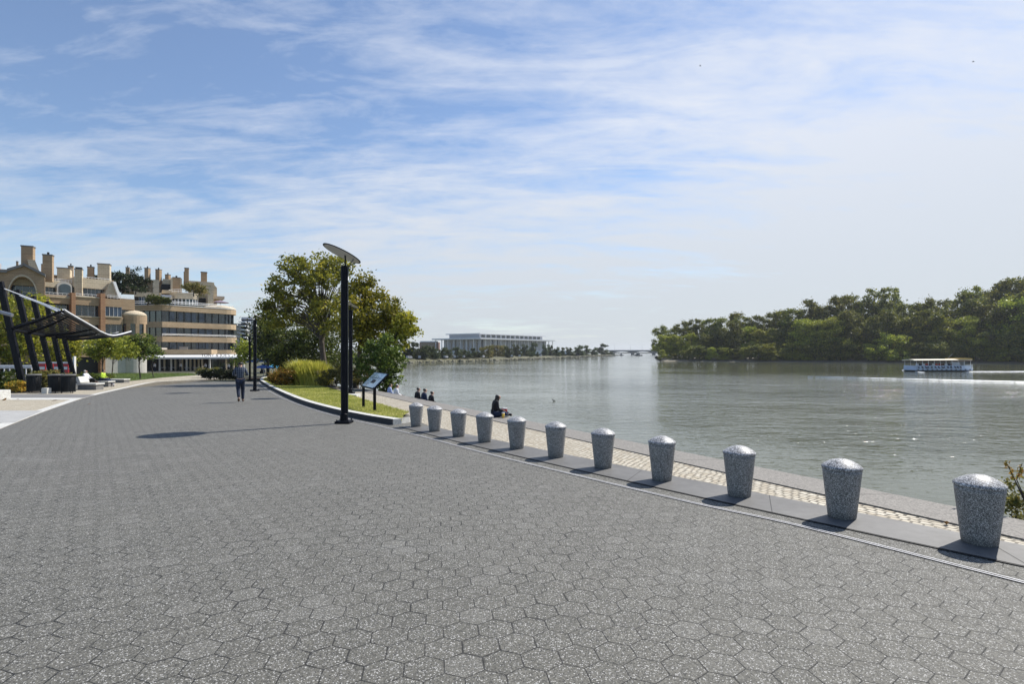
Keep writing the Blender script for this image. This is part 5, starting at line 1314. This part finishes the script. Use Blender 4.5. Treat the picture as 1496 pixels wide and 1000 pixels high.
# tall feathery grass clump
def tallgrass(x, Y, wpx, hpx, n, mat, label):
    b = Vector(((x-CX)*Y/F, Y, hz(Y)+.1)); o = empty('tall_grass', b, label, 'grass clump'); w_ = wpx*Y/F; h_ = hpx*Y/F
    nt_ = 20; ta = RNG.uniform(0, 6.28, nt_); tr_ = np.sqrt(RNG.random(nt_))*w_*.36; th = RNG.uniform(.72, 1.05, nt_); k_ = RNG.integers(0, nt_, n)
    a = RNG.uniform(0, 6.28, n); r = np.abs(RNG.normal(size=n))*w_*.075
    bx_ = np.stack([tr_[k_]*np.cos(ta[k_])+r*np.cos(a), tr_[k_]*np.sin(ta[k_])*.6+r*np.sin(a)*.6, np.zeros(n)], 1)
    hh = h_*th[k_]*RNG.uniform(.45, 1.08, n); ln = np.stack([np.cos(a), np.sin(a)*.6, np.zeros(n)], 1)*(r*.9+.22)[:, None]*RNG.uniform(.3, 1.9, (n, 1))+RNG.normal(size=(n, 3))*.06
    ln[:, 2] = 0; m_ = bx_+ln*.35; m_[:, 2] = hh*.6; t_ = bx_+ln; t_[:, 2] = hh; sd_ = np.stack([-np.sin(a), np.cos(a), 0*a], 1)*.022
    V = np.stack([bx_-sd_, bx_+sd_, m_+sd_, m_-sd_, m_-sd_, m_+sd_, t_+sd_*.2, t_-sd_*.2], 1).reshape(-1, 3); Q = np.arange(8*n).reshape(2*n, 4)
    fastmesh('blades', V, Q, mat, o); return o
tallgrass(454, 38.5, 60, 35, 11000, 'leaf_grass_tall', 'tall feathery yellow green grass clump in the planting bed')
tallgrass(437, 41, 16, 24, 2200, 'leaf_grass_tall', 'lower pale grass tuft behind the orange bush')
# hedge by the steps
pbush(322, 54, [(306, 547, 14, 6), (325, 547, 16, 6), (342, 548, 12, 6)], 60, 5200, .3, .15, 'leaf_dark', 'dark clipped hedge between the steps and the walking person', name='hedge', cat='hedge')
pbush(300, 60, [(295, 543, 8, 4), (312, 542, 10, 4)], 30, 1600, .3, .16, 'leaf_brown', 'low brown green planting in front of the restaurant terrace')
# left bed shrubs
pbush(8, 31, [(6, 560, 16, 14), (22, 556, 10, 14), (-12, 560, 16, 14)], 70, 4200, .22, .12, 'leaf_green', 'green bush at the left edge beside the first canopy post')
pbush(26, 30.5, [(24, 568, 14, 8), (34, 566, 9, 9)], 40, 2000, .2, .11, 'leaf_orange', 'low dry yellowish plants in front of the first canopy post')
pbush(65, 33, [(65, 555, 7, 12), (62, 548, 8, 6)], 40, 1800, .2, .12, 'leaf_brown', 'rust coloured shrub between the litter bins')
pbush(90, 36, [(80, 549, 8, 5), (103, 549, 9, 4), (50, 549, 9, 4)], 30, 1400, .22, .12, 'leaf_brown', 'low rusty green shrubs behind the joined litter bins')
pbush(128, 47, [(125, 550, 14, 4), (150, 551, 14, 4)], 40, 1800, .25, .14, 'leaf_green', 'low clipped green hedge behind the seated people', name='hedge', cat='hedge')
pbush(20, 60, [(10, 540, 30, 8), (45, 541, 20, 7)], 40, 2400, .4, .2, 'leaf_dark', 'dark bushes beneath the yellow trees at far left')
# near shrub outside the wall at the right edge
b = Vector((5.45, 5.75, hz(5.75)-.55)); o = empty('river_shrub', b, 'brown green leafy shrub rising outside the wall at the right edge', 'shrub')
cen, pts = crown_points([(.05, 0, .52, .30, .25, .34), (.45, .1, .55, .4, .3, .36), (.85, .1, .5, .4, .3, .4)], 90, 5200, .11, .35)
V, Q = leaves(pts, .038); fastmesh('foliage', V, Q, 'leaf_brown', o)
mb = MB(); 
for e in ([(.3, 0, 0), (.12, -.05, .55), (-.08, -.05, .98), (-.14, -.05, 1.10)], [(.3, 0, 0), (.15, 0, .6), (.02, 0, .90), (.08, 0, 1.08)], [(.3, 0, .1), (-.2, .1, .5), (-.52, .12, .72)], [(.4, 0, 0), (.5, 0, .7), (.45, 0, 1.1)]): mb.tube(e, [.012, .009, .005, .003][:len(e)], 5)
for c in cen[:20]: mb.tube([(.35, 0, 0), (c[0]*.7, c[1]*.7, c[2]*.6), c], [.009, .006, .002], 5)
mb.build('stem', 'dark_bark', o, smooth=True)
tw = []
for (a0, a1, n) in (((-.06, -.05, .92), (-.15, -.05, 1.12), 26), ((.03, 0, .9), (.08, 0, 1.08), 18), ((-.45, .12, .66), (-.56, .12, .76), 22), ((.45, 0, .95), (.45, 0, 1.12), 16)):
    a0 = np.array(a0); a1 = np.array(a1); t_ = RNG.random((n, 1)); tw.append(a0+(a1-a0)*t_+RNG.normal(size=(n, 3))*.014)
V, Q = leaves(np.concatenate(tw), .036, long=1.3); fastmesh('twig_leaves', V, Q, 'leaf_orange', o)

# ---------------------------------------------------------------- island
def far_proto(h, wd, n, ncl, ls, leaf, bark, name, sparse=False, cr=1.3, low=False):
    o = empty(name, (0, 0, -500), 'x', 'tree')
    lob = []
    for k in range(7 if not sparse else 6):
        t = k/6; z = h*(.16+.66*t) if not sparse else h*(.35+.5*t); r = wd*.5*(1-.55*abs(t-.35)**1.3)*random.uniform(.75, 1.0)
        lob.append((random.uniform(-.22, .22)*wd, random.uniform(-.22, .22)*wd, z, r, r, h*.14))
    lob.append((0, 0, h*.88, wd*.22, wd*.22, h*.11))
    if low: lob = [(random.uniform(-.3, .3)*wd, random.uniform(-.2, .2)*wd, h*(.05+.13*k), wd*.42, wd*.42, h*.14) for k in range(6)]
    cen, pts = crown_points(lob, ncl, n, cr, .45); pts[:, 2] = np.clip(pts[:, 2], .3, None)
    V, Q = leaves(pts, ls); fastmesh('crown', V, Q, leaf, o)
    mb = MB(); limbs(mb, (0, 0, -.8), cen, h*.014, 22, (0, 0, h*.72), 5); mb.build('trunk', bark, o, smooth=True)
    return o
bushp = None
protos = [far_proto(24, 13, 16000, 110, .64, 'leaf_island', 'dark_bark', 'island_tree', cr=1.9), far_proto(24, 12, 15000, 100, .62, 'leaf_island', 'dark_bark', 'island_tree', cr=1.7),
          far_proto(24, 15, 16000, 100, .66, 'leaf_island', 'dark_bark', 'island_tree', cr=1.6), far_proto(24, 12, 10000, 110, .62, 'leaf_island', 'dark_bark', 'island_tree', False, 1.3),
          far_proto(24, 14, 14000, 90, .62, 'leaf_island_yellow', 'trunk_bark', 'island_tree', cr=1.8),
          far_proto(24, 20, 9000, 130, .9, 'leaf_island', 'dark_bark', 'island_tree', cr=2.0, low=True), far_proto(24, 20, 9000, 120, .9, 'leaf_island_yellow', 'dark_bark', 'island_tree', cr=2.0, low=True)]
prof = [(955, 488), (962, 479), (973, 476), (985, 480), (1010, 467), (1040, 464), (1074, 458), (1100, 464), (1122, 457.6), (1148, 453), (1165, 449), (1178, 440), (1200, 447), (1222, 431.6), (1248, 434), (1262, 442), (1274, 422), (1292, 426), (1308, 418.6), (1320, 446), (1332, 452), (1352, 437), (1380, 440), (1404, 430), (1423, 416), (1438, 430), (1449, 424), (1468, 411), (1496, 406), (1530, 404), (1580, 408)]
def ip_(P, x):
    for (a, ya), (b, yb) in zip(P, P[1:]):
        if a <= x <= b: return ya+(yb-ya)*(x-a)/(b-a)
    return P[-1][1] if x > P[-1][0] else P[0][1]
ishore = [(940, 527.0), (962, 528.2), (1100, 529.0), (1237, 530.2), (1496, 532), (1700, 534)]
def ishY(x): return F*(EYE-WATER)/(ip_(ishore, x)-HY)
# island ground
V = []; xs = [966, 972, 980, 1000, 1100, 1237, 1400, 1496, 1600, 1700]
for x in xs:
    Y = ishY(x)+max(0, 962-x)*1.5
    for dY, z in ((-1.5, WATER-.1), (2.0, WATER+.35), (6, WATER+.9), (90, WATER+1.8), (160, WATER+.5), (170, WATER-.2)): V.append(((x-CX)*Y/F+dY*.25, Y+dY, z))
Fq_ = [(i*6+k, i*6+6+k, i*6+7+k, i*6+k+1) for i in range(len(xs)-1) for k in range(5)]
o = MB().add(V, Fq_).build('island_ground', 'island_mud'); o['kind'] = 'structure'
GI = 'trees of the wooded island across the water'
def put_island(items, row, style):
    for i, (x, ytop, off_, wsc, pi) in enumerate(items):
        Y = ishY(x)+off_; X = (x-CX)*Y/F; zb = WATER+.8; h = (EYE-(ytop-HY)*Y/F)-zb
        pr = protos[pi]; s = h/24/.985; o = dup(pr, (X, Y, zb), random.uniform(0, 6.28), (s*wsc, s*wsc, s), '%s %s, %s counting from the left tip' % (style, row, nth(i+1)), GI)
random.seed(5)
back = []; x = 971
while x < 1560:
    back.append((x, ip_(prof, x)+random.uniform(-2, 3), random.uniform(16, 34), random.uniform(.8, 1.1), 3 if abs(x-1292) < 14 or abs(x-1425) < 8 else random.choice([0, 0, 1, 1, 2]))); x += random.uniform(15, 23)
put_island(back, 'along the skyline of the island', 'tall tree')
mid = []; x = 969
while x < 1550:
    t_ = ip_(prof, x); mid.append((x, t_+(527-t_)*random.uniform(.18, .42), random.uniform(7, 15), random.uniform(.9, 1.25), random.choice([0, 1, 2, 4, 4]))); x += random.uniform(16, 25)
put_island(mid, 'in the middle rank of the island', 'mid height tree')
frt = []; x = 967
while x < 1550:
    t_ = ip_(prof, x); frt.append((x, t_+(527-t_)*random.uniform(.55, .78), random.uniform(2.5, 6), random.uniform(1.1, 1.5), random.choice([5, 5, 5, 6, 4]))); x += random.uniform(15, 22)
put_island(frt, 'at the island shoreline', 'low bushy tree')
for pr in protos:
    for c in children(pr): bpy.data.objects.remove(c)
    bpy.data.objects.remove(pr)
# ---------------------------------------------------------------- far bank trees
wp = [far_proto(10, 9, 3200, 60, .8, 'leaf_far', 'dark_bark', 'bank_tree', cr=1.2, low=True), far_proto(10, 8, 3200, 60, .75, 'leaf_far', 'dark_bark', 'bank_tree', cr=1.2), far_proto(10, 10, 3000, 60, .75, 'leaf_brown', 'dark_bark', 'bank_tree', cr=1.1, low=True)]
farY = lambda x: F*(EYE-WATER)/(ip_(far, x)-HY)
lst = [(594, 500, 14, 0), (604, 504, 16, 1), (614, 506, 15, 0), (625, 509, 14, 1), (636, 507, 14, 0), (646, 509, 12, 0), (656, 508.5, 12, 0), (668, 510, 13, 1), (680, 511, 12, 0), (692, 511, 11, 1), (700, 514, 9, 0), (712, 506, 15, 2), (724, 505, 15, 2), (735, 505.5, 14, 2), (745, 507, 12, 0),
       (757, 504.5, 12, 0), (768, 504.5, 12, 0), (779, 504.5, 12, 1), (798, 505, 10, 0), (805, 505, 10, 0), (813, 508, 9, 0), (822, 510, 8, 1), (776, 515, 6, 0), (785, 515.5, 5, 1), (834, 508.5, 11, 0), (845, 505.8, 14, 0), (857, 507.5, 12, 1), (866, 509, 11, 0), (879, 505.5, 15, 1), (888, 512, 7, 0), (893, 514, 6, 0),
       (606, 511, 12, 0), (622, 513, 12, 1), (640, 514, 10, 0), (672, 515, 9, 0), (686, 515, 9, 1)]
for i, (x, yt, wpx, pi) in enumerate(sorted(lst)):
    back_ = 60 if (yt < 506 and 700 < x < 812) else 14
    Y = farY(x)+back_; h = EYE-(yt-HY)*Y/F-.1; wd_ = wpx*Y/F
    if yt > 512.5: Y = farY(x)+8; h = EYE-(yt-HY)*Y/F-.0; wd_ = wpx*Y/F
    dup(wp[pi], ((x-CX)*Y/F, Y, -1.1), random.uniform(0, 6), (wd_/7.8, wd_/7.8, (h+1.0)/10*1.2), '%s small tree from the left on the far bank by the white hall' % nth(i+1), 'trees lining the far bank')
for pr in wp:
    for c in children(pr): bpy.data.objects.remove(c)
    bpy.data.objects.remove(pr)
# stony bank strip and grass slope
mb = MB(); pts = [(575, 532)]+far; P = [GW(x, y, WATER) for x, y in pts]
for a, b in zip(P, P[1:]):
    va = Vector((-.35, .94, 0)); mb.add([a+Vector((0, -.6, 0)), b+Vector((0, -.6, 0)), b+va*5+Vector((0, 0, .8)), a+va*5+Vector((0, 0, .8))], [(0, 1, 2, 3)])
    mb.add([a+va*5+Vector((0, 0, .8)), b+va*5+Vector((0, 0, .8)), b+va*13+Vector((0, 0, 1.5)), a+va*13+Vector((0, 0, 1.5))], [(0, 1, 2, 3)])
o = mb.build('far_bank', 'bank_grass'); o['kind'] = 'structure'
mb = MB()
for a, b in zip(P, P[1:]):
    n = max(2, int((b-a).length/1.3))
    for i in range(n):
        q = a.lerp(b, i/n); s = random.uniform(.4, .9); mb.box((q.x+random.uniform(-.3, .3), q.y+random.uniform(-.9, 1.4), WATER+random.uniform(.0, .5)), (s*1.4, s, s*.7), M=Matrix.Rotation(random.uniform(0, 3), 3, Vector((random.random(), random.random(), 1)).normalized()))
o = mb.build('bank_rocks', 'bank_stone'); o['kind'] = 'stuff'
# parked vans on the bank
def car():
    r = empty('parked_van', (0, 0, 0), 'x', 'van')
    mb = MB(); prof_ = [(-2.2, .35), (2.2, .35), (2.3, 1.0), (1.5, 1.15), (1.1, 1.85), (-2.1, 1.85), (-2.25, 1.0)]; n = len(prof_)
    vs = [(x, -.85, z) for x, z in prof_]+[(x, .85, z) for x, z in prof_]; mb.add(vs, [tuple(range(n)), tuple(reversed(range(n, 2*n)))]+[(i, n+i, n+(i+1) % n, (i+1) % n) for i in range(n)]); mb.build('body', 'marble_wall', r, bevel=.06)
    mb = MB(); mb.box((-.5, -.86, 1.45), (2.6, .03, .45)); mb.box((-.5, .86, 1.45), (2.6, .03, .45)); mb.build('window', 'window_glass', r)
    for sx in (-1.4, 1.4):
        for sy in (-.8, .8): MB().tube([(sx, sy-.1, .34), (sx, sy+.1, .34)], .34, 12).build('wheel', 'black_paint', r)
    return r
v0 = car()
for i, x in enumerate((598, 613, 621, 651.5, 663.5, 669, 677.5, 705.5, 747, 759, 790)):
    Y = farY(x)+10; o = v0 if i == 0 else dup(v0); o.location = ((x-CX)*Y/F, Y, -.95); o.rotation_euler = (0, 0, R(60+((i*37) % 50))); o['label'] = '%s white parked van from the left on the far bank' % nth(i+1); o['group'] = 'white vans parked along the far bank'; o.scale = (.6,)*3
# ---------------------------------------------------------------- boats
def boat():
    Y = 111.0; p = GW(1368.5, 543.0, WATER); r = empty('tour_boat', p, 'long low white tour boat with a cream canopy and seated passengers', 'boat')
    r.location = (p.x, p.y, WATER)
    L_ = 13.0
    def hull(z0, z1, wd_, x0, x1, bowx, mat, name):
        pl = [(x0, -wd_/2), (x1, -wd_/2), (x1, wd_/2), (x0, wd_/2), (bowx, 0)]; return MB().prism(pl, z0, z1).build(name, mat, r, bevel=.03)
    hull(-.3, .28, 3.0, -5.8, 6.2, -6.9, 'gunmetal', 'keel'); hull(.28, .55, 3.2, -5.9, 6.3, -7.0, 'boat_hull', 'hull'); 
    mb = MB()
    for sy in (-1.6, 1.6): mb.box((.1, sy, .88), (11.8, .05, .72))
    mb.box((-5.8, 0, .88), (.05, 3.2, .72)); mb.build('side_panels', 'boat_hull', r)
    mb = MB()
    for k in range(12):
        for sy in (-1.63, 1.63): mb.box((-5.3+k*1.0, sy, .42), (.34, .03, .14))
    mb.build('fender', 'black_paint', r)
    mb = MB()
    for k in range(10):
        for sy in (-1.55, 1.55): mb.tube([(-5.6+k*1.27, sy, 1.2), (-5.6+k*1.27, sy, 2.35)], .035, 5)
    mb.build('canopy_post', 'white_paint', r)
    mb = MB(); n = 8
    for i in range(n):
        a = -1.75+3.5*i/n; b = -1.75+3.5*(i+1)/n; za = 2.62-.09*a*a*.6; zb = 2.62-.09*b*b*.6
        mb.add([(-6.1, a, za-.08), (6.0, a, za), (6.0, b, zb), (-6.1, b, zb-.08), (-6.1, a, za-.24), (6.0, a, za-.16), (6.0, b, zb-.16), (-6.1, b, zb-.24)], [(0, 1, 2, 3), (7, 6, 5, 4), (0, 4, 5, 1), (3, 2, 6, 7), (0, 3, 7, 4), (1, 5, 6, 2)])
    mb.build('canopy', 'cream_paint', r)
    mb = MB(); mb.box((4.7, 0, 2.65), (2.7, 3.56, .10)); mb.build('canopy_end', 'yellow_paint', r)
    mb = MB(); mb.box((.0, -1.78, 2.28), (12.0, .03, .12)); mb.build('canopy_valance', 'ochre', r)
    mb = MB(); mb.box((4.4, 0, 1.62), (.05, 3.1, .9)); mb.box((2.7, -1.56, 1.6), (1.6, .03, .7)); mb.build('windscreen', 'marble_wall', r)
    mb = MB(); 
    for zz_ in (1.35, 1.0, .7): mb.tube([(4.6, -1.62, zz_), (6.3, -1.62, zz_)], .035, 5)
    mb.tube([(6.3, -1.62, .5), (6.05, -1.62, 1.5)], .04, 5); mb.build('stern_rail', 'white_paint', r)
    mb = MB(); mb.box((6.35, .5, .55), (.45, .5, .8)); mb.build('outboard_motor', 'gunmetal', r, bevel=.05)
    mb = MB(); mb.tube([(2.3, 0, 2.6), (3.4, 0, 3.7)], .03, 5); mb.build('flag_pole', 'galvanised', r)
    mb = MB(); mb.box((.0, .0, .6), (10.5, 2.6, .06)); mb.build('deck', 'grey_band', r)
    mb = MB()
    for sy in (-1.15, 1.15): mb.box((-.5, sy, .82), (9.2, .5, .40))
    mb.build('bench', 'grey_band', r)
    return r
bt = boat(); bl_ = bt.location.copy(); bt.rotation_euler = (0, 0, R(2))
cols = [('white_cloth', 'denim', 'white'), ('red_cloth', 'navy_cloth', 'red'), ('navy_cloth', 'black_cloth', 'navy'), ('brown_cloth', 'denim', 'brown')]
pp = []
for a, b, nm in cols: pp.append((person('x', (0, 0, -400), R(180), BENCH, shirt=a, trousers=b, fingers=False), nm))
order = [0, 2, 0, 1, 2, 0, 1, 1, 3, 0, 2, 1, 3, 0]
for i, k in enumerate(order):
    x = -5.1+i*.68; o, nm = pp[k]; dup(o, (bl_.x+x, bl_.y-1.12+.03*x, WATER+1.04), R(180+random.uniform(-20, 20)), None, '%s passenger from the bow of the tour boat, in %s' % (nth(i+1), nm), 'passengers seated on the tour boat')
for o, nm in pp:
    for c in children(o): bpy.data.objects.remove(c)
    bpy.data.objects.remove(o)
def smallboat(x, y, ln, label):
    p = GW(x, y, WATER); r = empty('small_boat', p, label, 'boat'); w_ = ln
    MB().prism([(-w_/2, -w_*.16), (w_*.3, -w_*.16), (w_*.55, 0), (w_*.3, w_*.16), (-w_/2, w_*.16)], -.3, w_*.12).build('hull', 'gunmetal', r)
    mb = MB(); mb.box((-w_*.08, 0, w_*.22), (w_*.42, w_*.24, w_*.22)); mb.build('cabin', 'bridge_concrete', r)
    MB().tube([(0, 0, w_*.3), (0, 0, w_*.55)], .12, 5).build('mast', 'gunmetal', r); return r
hz_ = MB(); hz_.box((1200, 2400, 23), (9400, 6400, 74)); hzo = hz_.build('haze', 'white_cloth'); hzo['kind'] = 'stuff'
hm = bpy.data.materials.new('haze'); hm.use_nodes = True; hn = hm.node_tree.nodes; hn.clear(); ho = hn.new('ShaderNodeOutputMaterial'); hv = hn.new('ShaderNodeVolumePrincipled')
hv.inputs['Color'].default_value = (.86, .90, .96, 1); hv.inputs['Density'].default_value = .00014; hv.inputs['Anisotropy'].default_value = .3
hm.node_tree.links.new(hv.outputs[0], ho.inputs['Volume']); hzo.data.materials.clear(); hzo.data.materials.append(hm)
smallboat(908, 519.6, 5.5, 'tiny dark boat below the left half of the far bridge'); smallboat(933, 520.0, 8.5, 'small dark boat with cabin nearest the island tip')
smallboat(929, 519.8, 4.5, 'very small dark boat left of the cabin boat')
mb = MB(); p = GW(894, 519.9, WATER); mb.box((p.x, p.y, WATER+1.2), (6.5, 4, 2.6)); bh = empty('boathouse', (0, 0, 0), 'pale little boathouse at the left foot of the bridge', 'boathouse'); mb.build('wall', 'concrete', bh)
mb = MB(); mb.box((p.x, p.y, WATER+2.7), (7.4, 5, .4)); mb.build('roof', 'grey_band', bh)
# wake
t = NT('wake_foam'); n_ = t.noise(t.mapping(t.pos(), scale=(.25, 1.2, 1)), 1.6, 5, .7); t.col((.8, .83, .83)); t.rough(.5); t.l.new(t.ramp(n_, [(.30, 0.0), (.50, 1.0)]), t.b.inputs['Alpha']); t.done('wake_foam')
def foam(name, a, b, w0, w1, seed):
    mb = MB(); n = 40; A_ = GW(*a, WATER); B_ = GW(*b, WATER); L_ = []
    for i in range(n+1):
        s_ = i/n; c = A_.lerp(B_, s_); wq = (w0+(w1-w0)*s_)*(.7+.6*abs(math.sin(i*seed))); L_.append((Vector((c.x, c.y-wq/2, WATER+.02)), Vector((c.x, c.y+wq/2, WATER+.02)), Vector((c.x, c.y, WATER+.09))))
    for (a1, b1, c1), (a2, b2, c2) in zip(L_, L_[1:]): mb.add([a1, a2, c2, c1], [(0, 1, 2, 3)]); mb.add([c1, c2, b2, b1], [(0, 1, 2, 3)])
    o = mb.build(name, 'wake_foam'); o['kind'] = 'stuff'
foam('wake', (1410, 543.6), (1560, 543.2), 1.6, 3.2, 1.3); foam('wave_crest', (1180, 550.8), (1560, 560.2), .06, .7, .37); foam('bow_wave', (1318, 541.2), (1352, 545), .4, .9, 2.1)
# island mud edge foam-pale line comes from the ground itself
# ---------------------------------------------------------------- birds
def bird(loc, s, label, rz, name='bird', swim=False):
    r = empty(name, loc, label, 'duck' if swim else 'bird', rz); r.scale = (s, s, s)
    V = [Vector((0, -.5, 0)), Vector((0, -.2, .02)), Vector((0, .15, .04)), Vector((0, .36, .10 if not swim else .3)), Vector((0, .48, .12 if not swim else .36)), Vector((0, .60, .10 if not swim else .34))]
    skinmesh(V, [(i, i+1) for i in range(5)], [.03, .12, .15, .07, .075, .02], 'black_cloth', 'body', r)
    if not swim:
        for sx in (-1, 1):
            mb = MB(); a = [(0, .2, .08), (sx*.45, .22, .25), (sx*.95, -.02, .12), (sx*.45, -.08, .22), (0, -.12, .07)]; b = [(x, y, z-.02) for x, y, z in a]
            mb.add(a+b, [(0, 1, 2, 3, 4), (9, 8, 7, 6, 5)]+[(i, (i+1) % 5, 5+(i+1) % 5, 5+i) for i in range(5)]); mb.build('wing', 'black_cloth', r)
    return r
bird(AT(1422, 90, 40), .16, 'larger dark bird flying high at upper right', R(40)); bird(AT(1023, 96, 60), .22, 'smaller dark bird flying left of the larger one', R(70))
p = GW(809, 586.5, WATER); bird((p.x, p.y, WATER+.04), .32, 'dark duck floating on the calm water beyond the bollards', R(60), 'duck', True)
# fallen leaves
def leafthing(x, y, s, label):
    p = G(x, y); V, Q = leaves(np.array([[0, 0, 0]]), s, up=6); o = fastmesh('fallen_leaf', V, Q, 'dry_leaf'); o.location = (p.x, p.y, p.z+.03); tag(o, label, 'leaf', 'dry leaves fallen on the paving')
leafthing(1383, 769, .10, 'brown leaf on the tan setts left of the nearest bollard'); leafthing(1245, 746, .05, 'small dry leaf on the setts between the two nearest bollards')
leafthing(7, 585.5, .22, 'dark dry leaf on pale paving at the left edge'); leafthing(26, 584.5, .18, 'small dark leaf on pale paving below the first bin'); leafthing(80, 586.5, .30, 'largest dark curled leaf below the joined bins'); leafthing(130, 592, .14, 'pale leaf near the diagonal edge of the pale paving')
